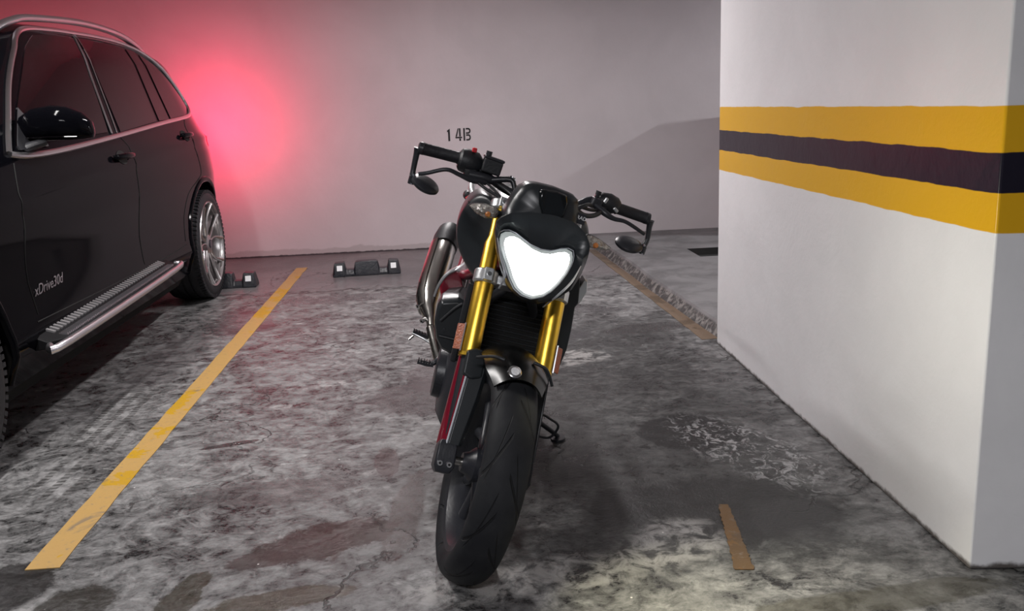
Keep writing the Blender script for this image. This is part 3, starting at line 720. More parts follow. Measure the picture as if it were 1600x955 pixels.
# fork legs
for s in (-1, 1):
    leg = empty('fork_leg'); leg.parent = bike
    Y = .100*s
    bm = bmesh.new(); tube(bm, [FK(.272, Y), FK(.280, Y), FK(.468, Y)], [.0240, .0262, .0262], 32); sp('gold_tube', bm, M_gold, leg)
    bm = bmesh.new(); tube(bm, [FK(.470, Y), FK(.580, Y), FK(.600, Y), FK(.700, Y)], [.0228, .0222, .0165, .0160], 28); sp('gold_upper_tube', bm, M_gold, leg)
    bm = bmesh.new(); tube(bm, [FK(.03, Y*.98), FK(.275, Y)], .0185, 24); sp('slider', bm, M_satin, leg)
    bm = bmesh.new(); lathe_ = cyl(bm, FK(.266, Y), FK(.276, Y), .0275, 28); sp('dust_seal', bm, M_gold, leg)
    # leg shroud with its coloured outer flank
    prof = [(.270, .040, .034), (.235, .046, .036), (.16, .040, .032), (.09, .030, .028), (.035, .022, .024)]   # s, inner half width, front offset
    bm = bmesh.new(); rings = []
    for q, wi, nf in prof:
        yo = (.096+(.27-q)*.06) if s < 0 else (.112+(.27-q)*.03); yi = .092-wi
        rings.append([FK(q, yi*s, nf-.012), FK(q, (yi+.010)*s, nf), FK(q, (yo-.004)*s, nf), FK(q, yo*s, nf-.006), FK(q, (yo+.004)*s, -.034), FK(q, yi*s, -.034)])
    loft(bm, rings); sh = sp('leg_shroud', bm, M_bblack, leg, bevel=.002)
    bm = bmesh.new(); rings = []
    for q, wi, nf in prof:
        yo = (.097+(.27-q)*.06) if s < 0 else (.113+(.27-q)*.03); o = .022-(.27-q)*.02 if s < 0 else .004
        rings.append([FK(q, (yo+.0005)*s, nf-.008), FK(q, (yo+o)*s, nf-.034-.01), FK(q, (yo+o)*s, -.040), FK(q, yo*s, -.036)])
    loft(bm, rings); sp('red_flank' if s < 0 else 'shroud_flank', bm, M_red if s < 0 else M_bblack, leg, bevel=.0015)
    bm = bmesh.new(); P = [FK(q, ((.0965+(.27-q)*.06) if s < 0 else (.1125+(.27-q)*.03))*s, nf-.002) for q, wi, nf in prof]
    tube(bm, P, .0032, 8, smooth=4, flat=.8); sp('silver_strip', bm, M_swhite if s < 0 else M_satin, leg)
    # axle clamp with pinch bolts
    bm = bmesh.new(); rings = []
    yc = .105
    for q, hw, n0, n1 in ((.045, .020, -.022, .022), (.030, .025, -.028, .026), (-.022, .026, -.030, .026), (-.038, .018, -.022, .018)):
        if s > 0: hw *= .72
        rings.append([FK(q, (yc-hw)*s, n0), FK(q, (yc+hw)*s, n0), FK(q, (yc+hw)*s, n1), FK(q, (yc-hw)*s, n1)])
    loft(bm, rings); sp('axle_clamp', bm, M_satin, leg, bevel=.005)
    for yy in ((.094, .118) if s < 0 else (.104,)):
        bm = bmesh.new(); c0 = FK(-.016, yy*s, .024); tube(bm, [c0, c0+FN*.010], .0068, 20); tube(bm, [c0+FN*.0101, c0+FN*.0103], .003, 6)
        sp('pinch_bolt', bm, M_bolt, leg)
        bm = bmesh.new(); tube(bm, [c0+FN*.0100, c0+FN*.0107], .0034, 6); sp('bolt_socket', bm, M_seam, leg)
    # side reflector on a small bracket
    bm = bmesh.new(); rf = [(.325, .0), (.385, .0)]
    cx = FK(.30, Y+s*.034, .012)
    Mx = MS.copy()
    A = [FK(.282, (.100+.030)*s, .016), FK(.345, (.100+.030)*s, .016)]
    rings = []
    for q in (.279, .348): rings.append([FK(q, (.126)*s, .006), FK(q, (.144)*s, -.006), FK(q, (.146)*s, .000), FK(q, (.128)*s, .013)])
    loft(bm, rings); r_ = sp('side_reflector', bm, M_orange, leg, bevel=.0015)
    bm = bmesh.new(); rings = []
    for q in (.276, .351): rings.append([FK(q, (.1255)*s, .0045), FK(q, (.1255)*s, .014), FK(q, (.1285)*s, .015), FK(q, (.1285)*s, .004)])
    loft(bm, rings); sp('reflector_bracket', bm, M_swhite, leg)
# axle
bm = bmesh.new(); cyl(bm, FK(0, -.12), FK(0, .12), .011, 20); sp('axle', bm, M_steel)
# triple clamps
def clampbar(name, s0, h, m_, rad):
    t = empty(name); t.parent = bike
    for s in (-1, 1):
        bm = bmesh.new(); tube(bm, [FK(s0-h, .100*s), FK(s0-h+.004, .100*s), FK(s0+h-.004, .100*s), FK(s0+h, .100*s)], [rad-.004, rad, rad, rad-.004], 32)
        n0 = .0
        box_ = [FK(s0-h*.9, (.100-.014)*s, rad+.014), FK(s0+h*.9, (.100-.014)*s, rad+.014)]
        rings = [[FK(s0+h*.9*e, (.100+d)*s, n) for d, n in ((-.012, rad-.01), (-.012, rad+.012), (.012, rad+.012), (.012, rad-.01))] for e in (-1, 1)]
        loft(bm, rings); sp('clamp_ring', bm, m_, t, bevel=.002)
        bm = bmesh.new(); c0 = FK(s0, .100*s, rad+.010); tube(bm, [c0, c0+FN*.005], .006, 16); sp('clamp_bolt', bm, M_bolt, t)
    bm = bmesh.new(); rings = []
    for y in (-.086, -.04, 0, .04, .086):
        w_ = .026 if abs(y) > .06 else .034
        rings.append([FK(s0-h*.7, y, -.036), FK(s0+h*.7, y, -.036), FK(s0+h*.7, y, w_-.02), FK(s0-h*.7, y, w_-.02)])
    loft(bm, rings); sp('bridge', bm, m_, t, bevel=.004)
clampbar('lower_triple_clamp', .486, .019, M_silver, .033)
clampbar('upper_triple_clamp', .690, .015, M_silver, .030)

# front fender with badge
fen = empty('front_fender'); fen.parent = bike
bm = bmesh.new(); rings = []
for k in range(19):
    ph = R(26-85*k/18); r0 = .319
    ring = []; wd_ = .080 if k > 2 else .060+.0067*k
    for j in range(13):
        f = -1+2*j/12; rr = r0-.040*abs(f)**2.4; ring.append(AXLE+Vector((rr*math.sin(ph), wd_*f, rr*math.cos(ph))))
    for j in range(12, -1, -1):
        f = -1+2*j/12; rr = r0-.0035-.040*abs(f)**2.4; ring.append(AXLE+Vector((rr*math.sin(ph), (wd_-.003)*f, rr*math.cos(ph))))
    rings.append(ring)
loft(bm, rings); sp('fender_shell', bm, mat('fender_gloss_black', (.003, .0032, .0036), .26, spec=.35), fen, angle=60)
for s in (-1, 1):
    bm = bmesh.new(); rings = []
    for y, n0, n1, s0, s1 in ((.060, .015, .040, .215, .290), (.088, .015, .042, .205, .292), (.112, .022, .042, .215, .282)):
        rings.append([FK(s0, y*s, n0), FK(s1, y*s, n0), FK(s1-.008, y*s, n1), FK(s0, y*s, n1)])
    loft(bm, rings); sp('fender_bracket', bm, M_bblack, fen, bevel=.006)
ph = R(23); c0 = AXLE+Vector((.319*math.sin(ph), -.022, .321*math.cos(ph))); nn = Vector((math.sin(ph+.35), 0, math.cos(ph+.35)))
bm = bmesh.new(); tube(bm, [c0-nn*.006, c0+nn*.004, c0+nn*.006], [.0165, .0165, .013], 28); sp('round_badge', bm, M_bolt, fen)
bm = bmesh.new(); tube(bm, [c0+nn*.0058, c0+nn*.0066], .0105, 24); sp('badge_face', bm, mat('badge_pearl', (.80, .81, .84), .3, metal=.3, bump=(300, .4)), fen)
for s, Q in ((-1, [(-.045, .602, .085), (-.070, .600, .070), (-.100, .575, .02)]), (1, [(.030, .606, .06), (.065, .598, .065), (.092, .560, .06)])):
    bm = bmesh.new(); tube(bm, [(x, y, z) for y, z, x in Q], .004, 10, smooth=6); sp('brake_hose', bm, M_gold if s > 5 else M_blackp, fen)

# headlight unit
LENS = [(-0.068,-0.112,0.854),(-0.078,-0.109,0.87),(-0.081,-0.094,0.879),(-0.078,-0.076,0.879),(-0.069,-0.055,0.871),(-0.058,-0.03,0.861),(-0.05,-0.003,0.857),(-0.047,0.024,0.86),(-0.05,0.047,0.87),(-0.05,0.073,0.877),(-0.043,0.081,0.869),(-0.029,0.08,0.848),(-0.014,0.068,0.823),(0.0,0.051,0.798),(0.011,0.033,0.778),(0.018,0.014,0.763),(0.02,-0.013,0.753),(0.014,-0.038,0.755),(0.004,-0.057,0.764),(-0.011,-0.072,0.782),(-0.031,-0.086,0.807),(-0.048,-0.1,0.828)]
MASK = [(-0.13,0.902),(-0.127,0.87),(-0.11,0.824),(-0.086,0.78),(-0.06,0.744),(-0.031,0.728),(0.008,0.724),(0.042,0.735),(0.075,0.752),(0.104,0.779),(0.116,0.822),(0.12,0.86),(0.118,0.903),(0.1,0.927),(0.069,0.945),(0.011,0.949),(-0.054,0.94),(-0.1,0.926)]
VISOR = [(-0.107,0.886),(-0.108,0.924),(-0.094,0.966),(-0.082,0.993),(-0.068,1.007),(-0.044,1.012),(0.005,1.014),(0.055,1.009),(0.071,0.999),(0.083,0.965),(0.085,0.936),(0.058,0.911),(0.011,0.887),(-0.048,0.878),(-0.083,0.879)]
SCREEN = [(-0.041,0.998),(-0.032,1.003),(0.005,1.007),(0.029,1.005),(0.039,0.986),(0.038,0.956),(0.027,0.935),(0.008,0.926),(-0.016,0.937),(-0.033,0.966)]
def resample(P, c, n=64):
    out = []
    for k in range(n):
        a = 2*math.pi*k/n; d = (math.cos(a), math.sin(a)); best = 0
        for i in range(len(P)):
            p = (P[i][0]-c[0], P[i][1]-c[1]); q = (P[(i+1) % len(P)][0]-c[0], P[(i+1) % len(P)][1]-c[1])
            e = (q[0]-p[0], q[1]-p[1]); den = d[0]*e[1]-d[1]*e[0]
            if abs(den) < 1e-12: continue
            t = (p[0]*e[1]-p[1]*e[0])/den; u = (p[0]*d[1]-p[1]*d[0])/den
            if t > 0 and -1e-9 <= u <= 1+1e-9: best = max(best, t)
        out.append((c[0]+best*d[0], c[1]+best*d[1]))
    return out
LC = (-.008, .815)
l2 = resample([(y, z) for x, y, z in LENS], LC); mk2 = resample(MASK, LC)
def lx(z): return .024-.115*(z-.753)/.116-0.0
def sc_(P, k, c=LC): return [(c[0]+(y-c[0])*k, c[1]+(z-c[1])*k) for y, z in P]
def rg(P, fx): return [(fx(y, z) if callable(fx) else fx, y, z) for y, z in P]
def blend(A, B, t): return [(a[0]+(b[0]-a[0])*t, a[1]+(b[1]-a[1])*t) for a, b in zip(A, B)]
head = empty('headlight'); head.parent = bike
bm = bmesh.new()
loft(bm, [rg(sc_(mk2, .80), -.17), rg(sc_(mk2, .97), -.135), rg(mk2, lambda y, z: -.085-.5*max(0, z-.885)), rg(blend(mk2, l2, .35), lambda y, z: -.055+.55*(lx(z)+.055)-.15*max(0, z-.885)), rg(blend(mk2, l2, .8), lambda y, z: lx(z)-.010), rg(sc_(l2, 1.02), lambda y, z: lx(z)-.006), rg(sc_(l2, .98), lambda y, z: lx(z)-.03)])
sp('lamp_cowl', bm, M_bblack, head, angle=60)
# clear lens with its bright rim, lit reflector behind
bm = bmesh.new(); n = len(l2)
o1 = rg(sc_(l2, 1.0), lambda y, z: lx(z)+.002); i1 = rg(sc_(l2, .90), lambda y, z: lx(z)+.009); i0 = rg(sc_(l2, .90), lambda y, z: lx(z)-.002); o0 = rg(sc_(l2, 1.0), lambda y, z: lx(z)-.012)
rv = [[bm.verts.new(p) for p in r] for r in (o1, i1, i0, o0)]
for a, b in ((0, 1), (1, 2), (2, 3), (3, 0)):
    for i in range(n): bm.faces.new((rv[a][i], rv[a][(i+1) % n], rv[b][(i+1) % n], rv[b][i]))
sp('lens_rim', bm, mat('clear_lens_edge', (.75, .78, .80), .12, metal=.5, emit=(.9, 1, .96), es=.25), head)
def m_lit():
    M = mat('lit_headlamp', (.9, .9, .9), .2); g = NG(M)
    v = g.n('ShaderNodeTexVoronoi'); g.l(g.obj, v.inputs['Vector']); v.inputs['Scale'].default_value = 70
    c = g.mix(g.ramp(v.outputs['Distance'], .1, .6), (1, 1, 1), (.82, .93, .90)); g.l(c, g.b.inputs['Emission Color']); g.b.inputs['Emission Strength'].default_value = 7.; return M
bm = bmesh.new()
loft(bm, [rg(sc_(l2, .92), lambda y, z: lx(z)-.012), rg(sc_(l2, .90), lambda y, z: lx(z)+.001), rg(sc_(l2, .60), lambda y, z: lx(z)+.009), rg(sc_(l2, .2), lambda y, z: lx(z)+.013)])
sp('lit_reflector', bm, m_lit(), head, angle=60)
bm = bmesh.new(); P = rg(sc_(l2, 1.055), lambda y, z: lx(z)-.006); tube(bm, P+P[:1], .0016, 8); sp('lens_outline', bm, M_swhite, head)
# crease blades beside the lamp
for P in ([(-.060, .040, .722), (.005, .052, .772), (-.02, .082, .810), (-.05, .100, .850)], [(-.03, -.088, .745), (-.012, -.086, .785), (-.035, -.104, .822), (-.06, -.122, .862)]):
    bm = bmesh.new(); tube(bm, P, [.002, .0035, .0035, .001], 8, smooth=5, flat=.6); sp('cowl_edge', bm, M_swhite, head)
# the lamp's own light
lm_ = MB@MS
hl = area('headlight_beam', lm_@Vector((.075, -.01, .80)), (.11, .075), 9, (1, .99, .90), target=lm_@Vector((2.0, 0.15, .60)), spread=115)
hl2 = area('headlight_low_beam', lm_@Vector((.080, -.01, .79)), (.10, .07), 2.9, (1, .95, .68), target=(.62, 1.66, 0), spread=74)

hl3 = area('headlight_side_spill', lm_@Vector((.070, .02, .80)), (.05, .05), 2.2, (1, .97, .80), target=(1.25, 1.93, .62), spread=130)
# instrument visor above the lamp
vis = empty('instrument_visor'); vis.parent = bike
VC = (-.010, .945); v2 = resample(VISOR, VC)
bm = bmesh.new()
loft(bm, [rg(sc_(v2, .93, VC), -.26), rg(sc_(v2, 1.0, VC), -.22), rg(sc_(v2, 1.0, VC), -.172), rg(sc_(v2, .96, VC), lambda y, z: -.155+.45*(max(0, .96-z))), rg(sc_(v2, .80, VC), lambda y, z: -.147+.60*(max(0, .96-z))), rg(sc_(v2, .35, VC), -.132)])
sp('visor_shell', bm, M_bblack, vis, angle=50)
S2 = resample(SCREEN, (0, .968))
bm = bmesh.new(); loft(bm, [rg(S2, -.150), rg(S2, lambda y, z: -.128+.30*max(0, .96-z)), rg(sc_(S2, .9, (0, .968)), lambda y, z: -.122+.30*max(0, .96-z))])
sp('visor_panel', bm, mat('dark_gloss_panel', (.006, .007, .008), .16, spec=.5), vis, angle=50)

# maker's tag beside the visor
tg = empty('fork_badge'); tg.parent = bike
TAG = [Vector((-.158, .076, .970)), Vector((-.158, .101, .968)), Vector((-.158, .103, .940)), Vector((-.158, .078, .941))]
bm = bmesh.new(); loft(bm, [TAG, [p-Vector((.006, 0, 0)) for p in TAG]]); sp('tag_plate', bm, M_satin, tg)
bm = textmesh('RAD', .0135, .0004); bm.transform(Matrix.Translation((-.1573, .0775, .9530))@Matrix.Rotation(R(-3), 4, 'X')@Matrix(((0, 0, 1, 0), (1, 0, 0, 0), (0, 1, 0, 0), (0, 0, 0, 1)))); sp('tag_lettering', bm, M_white, tg, smooth=False)
bm = bmesh.new(); loft(bm, [[(-.170, .070, .938), (-.170, .098, .938), (-.170, .098, .918), (-.170, .078, .918)], [(-.225, .070, .940), (-.225, .104, .938), (-.225, .106, .918), (-.225, .078, .920)]]); sp('tag_bracket', bm, M_silver, tg, bevel=.002)

# indicators
def indicator(P, cpt, stem):
    t = empty('turn_signal'); t.parent = bike
    c = (sum(p[1] for p in P)/len(P), sum(p[2] for p in P)/len(P)); Q = resample([(p[1], p[2]) for p in P], c, 32)
    bm = bmesh.new(); loft(bm, [rg(sc_(Q, .6, c), -.235), rg(sc_(Q, .95, c), -.215), rg(Q, -.203), rg(sc_(Q, .93, c), -.190), rg(sc_(Q, .6, c), -.180), rg(sc_(Q, .2, c), -.176)])
    sp('signal_lens', bm, M_lens, t, angle=60)
    bm = bmesh.new(); loft(bm, [rg(sc_(Q, .5, c), -.26), rg(sc_(Q, 1.0, c), -.225), rg(sc_(Q, 1.04, c), -.206), rg(sc_(Q, .9, c), -.206)]); sp('signal_housing', bm, M_blackp, t, angle=60)
    bm = bmesh.new(); tube(bm, [(-.178, cpt[0], cpt[1]), (-.172, cpt[0]+.001, cpt[1])], [.008, .005], 16); sp('bulb', bm, M_amber, t)
    bm = bmesh.new(); tube(bm, stem, .010, 14, smooth=4); sp('signal_stem', bm, M_blackp, t)
indicator([(-.2,-.198,.908),(-.2,-.177,.918),(-.2,-.152,.922),(-.2,-.126,.920),(-.2,-.114,.909),(-.2,-.119,.892),(-.2,-.148,.885),(-.2,-.175,.892)], (-.145, .900), [(-.23, -.14, .905), (-.25, -.11, .90), (-.25, -.08, .90)])
indicator([(-.2,.122,.902),(-.2,.136,.917),(-.2,.163,.913),(-.2,.203,.899),(-.2,.196,.889),(-.2,.162,.885),(-.2,.132,.883)], (.155, .896), [(-.23, .14, .90), (-.25, .11, .90), (-.25, .08, .90)])

# handlebar, controls, bar-end mirrors
hb = empty('handlebar'); hb.parent = bike
bm = bmesh.new()
tube(bm, [(-.40, -.345, 1.004), (-.40, -.231, 1.006), (-.395, -.181, .997), (-.385, -.123, .970), (-.37, -.07, .955), (-.365, 0, .953), (-.37, .07, .955), (-.385, .118, .968), (-.395, .150, .990), (-.40, .182, .998), (-.40, .234, .993), (-.40, .338, .988)], .0112, 16, smooth=5)
sp('bar', bm, M_satin, hb)
for s, a, b in ((-1, (-.40, -.340, 1.0035), (-.40, -.236, 1.0065)), (1, (-.40, .334, .988), (-.40, .240, .9930))):
    a, b = Vector(a), Vector(b); d = (b-a)
    bm = bmesh.new(); tube(bm, [a, a+d*.02, a+d*.05, a+d*.95, b], [.0165, .0178, .0168, .0165, .0195], 24); sp('grip', bm, M_grip, hb)
    bm = bmesh.new(); tube(bm, [a-d*.12, a-d*.09, a+d*.01], [.011, .017, .0175], 20); sp('bar_end', bm, M_satin, hb)
for y in (-.045, .045):
    bm = bmesh.new(); tube(bm, [(-.345, y, .925), (-.365, y, .945), (-.367, y, .972)], [.016, .018, .014], 16); sp('bar_riser', bm, M_satin, hb)
def blk(name, c, sz, rot, m_, par, bev=.006):
    bm = bmesh.new(); box(bm, -sz[0]/2, sz[0]/2, -sz[1]/2, sz[1]/2, -sz[2]/2, sz[2]/2, Matrix.Translation(c)@Matrix.Rotation(R(rot), 4, 'X')); return sp(name, bm, m_, par, bevel=bev)
# right-hand switchgear (left in the picture)
sg = empty('switch_cluster'); sg.parent = bike
bm = bmesh.new(); tube(bm, [(-.40, -.236, 1.004), (-.40, -.230, 1.004), (-.40, -.215, 1.004), (-.40, -.190, 1.002), (-.398, -.172, .996)], [.024, .0315, .0345, .0335, .022], 24, flat=1.1, ref=(0, 0, 1)); sp('switch_body', bm, M_blackp, sg)
blk('cable_boss', (-.385, -.196, .975), (.04, .036, .028), 8, M_blackp, sg)
blk('red_kill_switch', (-.378, -.202, 1.040), (.016, .013, .013), 5, M_redp, sg, .003)
sg2 = empty('switch_cluster'); sg2.parent = bike
bm = bmesh.new(); tube(bm, [(-.40, .180, .997), (-.40, .192, 1.000), (-.40, .212, 1.001), (-.40, .232, .997), (-.40, .242, .994)], [.020, .0255, .0275, .0255, .019], 24, ref=(0, 0, 1)); sp('switch_body', bm, M_blackp, sg2)
blk('switch_button', (-.378, .232, .988), (.014, .018, .010), -30, M_silver, sg2, .003)
blk('switch_button', (-.375, .196, 1.006), (.012, .010, .018), -20, M_silver, sg2, .003)
# brake master cylinder and reservoir
rs = empty('brake_reservoir'); rs.parent = bike
blk('reservoir_body', (-.370, -.145, 1.010), (.045, .054, .040), -3, M_blackp, rs, .005)
blk('reservoir_lid', (-.370, -.144, 1.032), (.048, .058, .008), -3, M_satin, rs, .003)
bm = bmesh.new(); tube(bm, [(-.365, -.162, 1.034), (-.365, -.162, 1.049)], .0085, 16); sp('reservoir_cap', bm, M_satin, rs)
bm = bmesh.new(); tube(bm, [(-.365, -.20, .972), (-.365, -.15, .975), (-.370, -.110, .972)], [.013, .014, .010], 14, smooth=4); sp('master_cylinder', bm, M_satin, rs)
cl = empty('clutch_perch'); cl.parent = bike
blk('perch_body', (-.385, .172, .992), (.040, .030, .028), -12, M_satin, cl, .005)
bm = bmesh.new(); tube(bm, [(-.385, .170, 1.004), (-.385, .172, 1.026)], [.006, .0085], 14); sp('perch_bolt', bm, M_blackp, cl)
bm = bmesh.new(); tube(bm, [(-.385, .164, 1.012), (-.385, .180, 1.010)], .0045, 10); sp('perch_collar', bm, M_bolt, cl)
# levers
for name, P, r_ in (('brake_lever', [(-.35, -.335, .937), (-.345, -.312, .947), (-.34, -.266, .970), (-.345, -.228, .966), (-.35, -.19, .961), (-.36, -.150, .966)], [.0052, .0054, .0056, .0062, .0085, .010]),
                    ('clutch_lever', [(-.35, .328, .946), (-.345, .291, .958), (-.345, .259, .966), (-.345, .226, .965), (-.35, .198, .973), (-.37, .170, .986)], [.0050, .0054, .0056, .0066, .0095, .010])):
    bm = bmesh.new(); tube(bm, P, r_, 12, smooth=6, flat=.75, ref=(0, 0, 1)); sp(name, bm, M_satin)
# mirrors hung from the bar ends, backs towards the camera
for s, st_, c, e, tilt in ((-1, [(-.40, -.352, 1.002), (-.402, -.3515, .985), (-.402, -.3490, .940), (-.398, -.346, .916)], (-.385, -.307, .914), (-.347, .921), 14),
                        (1, [(-.40, .349, .985), (-.402, .352, .965), (-.402, .3575, .930), (-.398, .350, .900)], (-.385, .304, .905), (.346, .900), -4)):
    t = empty('bar_end_mirror'); t.parent = bike
    bm = bmesh.new(); tube(bm, st_, [.0115, .0085, .0075, .0095], 14, smooth=5); sp('mirror_stalk', bm, M_satin, t)
    c = Vector(c); rm = Matrix.Translation(c)@Matrix.Rotation(R(-tilt), 4, 'X')@Matrix.Rotation(R(22), 4, 'Y')
    bm = bmesh.new(); lathe(bm, [(-.010, 0), (-.010, .036), (-.006, .0405), (.0, .0405), (.005, .036), (.009, .024), (.011, 0)], 40, 'Z'); bm.transform(rm@Matrix.Diagonal((1, 1.02, 1, 1))); sp('mirror_head', bm, M_satin, t)
    bm = bmesh.new(); lathe(bm, [(-.0112, 0), (-.0112, .034), (-.0100, .034), (-.0100, 0)], 40, 'Z'); bm.transform(rm); sp('mirror_glass', bm, mat('mirror_silver', (.8, .8, .82), .03, metal=1.), t)
    bm = bmesh.new(); p1 = Vector((-.396, st_[-1][1], st_[-1][2])); tube(bm, [p1+Vector((.006, 0, .008)), p1+Vector((.004, 0, -.014))], .010, 14); tube(bm, [p1, c+Vector((0, (.030)*s, 0))], [.008, .006], 10); sp('mirror_pivot', bm, M_satin, t)
    for dz in (.012, -.012):
        bm = bmesh.new(); q = p1+Vector((.010, 0, dz)); tube(bm, [q, q+Vector((.004, 0, 0))], .0032, 10); sp('pivot_screw', bm, M_bolt, t)
# loose cables and the exposed clamp bolt
for P, r_ in (([(-.37, -.190, .965), (-.33, -.150, .950), (-.30, -.10, .935), (-.28, -.05, .90)], .0042), ([(-.38, -.175, .975), (-.34, -.130, .955), (-.30, -.09, .930)], .0034), ([(-.36, -.12, .97), (-.33, -.09, .960), (-.29, -.06, .945)], .005),
              ([(-.38, .165, .980), (-.30, .130, .985), (-.28, .10, .965), (-.28, .08, .93)], .006), ([(-.38, .200, .985), (-.33, .170, .963), (-.30, .13, .955), (-.28, .09, .970)], .007), ([(-.37, .185, .975), (-.33, .15, .972), (-.30, .11, .975)], .005)):
    bm = bmesh.new(); tube(bm, P, r_, 10, smooth=6); sp('control_cable', bm, M_blackp)
bm = bmesh.new(); tube(bm, [(-.355, -.088, .985), (-.355, -.082, .999)], .0075, 14); tube(bm, [(-.36, -.094, .992), (-.35, -.074, .992)], .006, 12); sp('exposed_bolt', bm, M_bolt)
bm = bmesh.new(); tube(bm, [(-.36, -.135, .975), (-.35, -.085, .990), (-.34, -.07, .965)], [.009, .008, .006], 12, smooth=4); sp('lever_mount', bm, M_satin)

# tank, its side shroud panels, radiator, engine
bd = empty('fuel_tank'); bd.parent = bike
def body_ring(x, w_, zt, zb, sag=.0):
    return [(x, w_*c_, zb+(zt-zb)*q) for c_, q in ((0, 0), (.5, .0), (.82, .10), (.98, .35), (1, .55), (.92, .76), (.70, .92), (.35, .99), (0, 1.0), (-.35, .99), (-.70, .92), (-.92, .76), (-1, .55), (-.98, .35), (-.82, .10), (-.5, 0))]
bm = bmesh.new(); loft(bm, [body_ring(-.30, .060, .90, .74), body_ring(-.36, .100, .930, .72), body_ring(-.44, .135, .945, .71), body_ring(-.54, .150, .965, .70), body_ring(-.66, .150, .965, .70), body_ring(-.78, .125, .93, .70), body_ring(-.86, .09, .87, .70), body_ring(-.90, .07, .82, .72)])
o = bp('tank_shell', bm, M_bblack, bd, angle=70); sd = o.modifiers.new('sub', 'SUBSURF'); sd.levels = 1; sd.render_levels = 2
TR = [(-.30,-.104,.925),(-.33,-.135,.944),(-.36,-.166,.934),(-.38,-.189,.899),(-.40,-.201,.859),(-.42,-.201,.816),(-.42,-.187,.767),(-.40,-.162,.733),(-.36,-.130,.703),(-.32,-.110,.700),(-.28,-.100,.760),(-.27,-.100,.850)]
def shroud(name, P, back, m_):
    """a solid side panel: traced front edge, running back along the tank"""
    bm = bmesh.new(); c = Vector((sum(p[0] for p in P)/len(P), sum(p[1] for p in P)/len(P), sum(p[2] for p in P)/len(P)))
    rings = [[c+(Vector(p)-c)*.80+Vector((.006, 0, 0)) for p in P], [Vector(p) for p in P]]
    for dx, k, dz in back: rings.append([Vector((p[0]+dx, c.y+(p[1]-c.y)*k, c.z+(p[2]-c.z)*k+dz)) for p in P])
    loft(bm, rings); o = bp(name, bm, m_, bd, angle=70); s_ = o.modifiers.new('sub', 'SUBSURF'); s_.levels = 1; s_.render_levels = 2; return o
shroud('side_shroud', TR, [(-.06, 1.0, .004), (-.18, .92, .012), (-.30, .72, .02), (-.38, .45, .02)], M_bblack)
shroud('side_shroud', [(x, -y*.93, z) for x, y, z in TR], [(-.06, 1.0, .004), (-.18, .92, .012), (-.30, .72, .02), (-.38, .45, .02)], M_bblack)
bm = bmesh.new(); tube(bm, [(-.375, -.184, .905), (-.395, -.180, .890), (-.415, -.172, .868)], .0018, 6, smooth=4); bp('bright_accent', bm, M_bolt, bd)
TRL = [(.167,.797),(.181,.752),(.190,.700),(.184,.685),(.191,.618),(.193,.56),(.184,.488),(.168,.480),(.160,.551),(.154,.600),(.150,.659),(.150,.718),(.150,.780)]
bm = bmesh.new(); loft(bm, [[(-.345, y*.99, z) for y, z in TRL], [(-.36, y, z) for y, z in TRL], [(-.42, y*1.0, z+.004) for y, z in TRL], [(-.50, y*.95, z*.985+.012) for y, z in TRL]])
lc = bp('radiator_shroud', bm, M_bblack, angle=50, bevel=.004)
bm = bmesh.new(); loft(bm, [[(-.352, y, z) for y, z in ((.186, .690), (.194, .700), (.205, .735), (.200, .765), (.190, .772), (.178, .735))], [(-.42, y, z) for y, z in ((.186, .690), (.194, .700), (.205, .735), (.200, .765), (.190, .772), (.178, .735))]]); bp('shroud_trim', bm, M_silver, lc, bevel=.003)
BLK = [(-.199,.583),(-.192,.606),(-.144,.622),(-.117,.612),(-.113,.533),(-.107,.457),(-.125,.449),(-.159,.458),(-.182,.487),(-.197,.534)]
bm = bmesh.new(); loft(bm, [[(-.405, -.155+(y+.155)*.86, .53+(z-.53)*.86) for y, z in BLK], [(-.42, y, z) for y, z in BLK], [(-.50, y, z) for y, z in BLK], [(-.60, y*.9, z) for y, z in BLK]])
rc = bp('radiator_shroud', bm, M_bblack, angle=50, bevel=.005)
bm = bmesh.new(); tube(bm, [(-.400, -.180, .545), (-.395, -.150, .590), (-.395, -.130, .610)], .0045, 8, smooth=4); tube(bm, [(-.400, -.175, .500), (-.398, -.12, .500)], .0035, 8); bp('shroud_rib', bm, M_blackp, rc)
bm = bmesh.new(); tube(bm, [(-.404, -.164, .520), (-.398, -.164, .520)], .005, 12); bp('shroud_bolt', bm, M_satin, rc)
rad = empty('radiator'); rad.parent = bike
bm = bmesh.new(); box(bm, -.375, -.335, -.118, .128, .455, .685); bp('radiator_core', bm, M_seam, rad, bevel=.004)
bm = bmesh.new()
for k in range(16):
    z = .466+.0135*k; box(bm, -.336, -.329, -.112, .122, z, z+.003)
bp('radiator_fins', bm, mat('radiator_fin', (.035, .038, .042), .4, metal=.6), rad, smooth=False)
for y0 in (-.130, .120):
    bm = bmesh.new(); box(bm, -.380, -.330, y0, y0+.018, .45, .69); bp('radiator_tank', bm, M_blackp, rad, bevel=.006)
bm = bmesh.new(); box(bm, -.345, -.300, -.10, .11, .672, .712); bp('radiator_cowl', bm, M_blackp, rad, bevel=.010)
en = empty('engine'); en.parent = bike
bm = bmesh.new(); loft(bm, [[(x, y*w_, z) for y, z in ((-1, .20+o_), (-1, .42), (-.8, .47), (.8, .47), (1, .42), (1, .20+o_), (.8, .17+o_), (-.8, .17+o_))] for x, w_, o_ in ((-.46, .08, .04), (-.50, .11, .01), (-.62, .125, 0), (-.78, .125, 0), (-.88, .10, .03))]); bp('crankcase', bm, M_satin, en, bevel=.01)
bm = bmesh.new()
for k in range(7):
    z = .44+.032*k; box(bm, -.66, -.50, -.085, .085, z, z+.022)
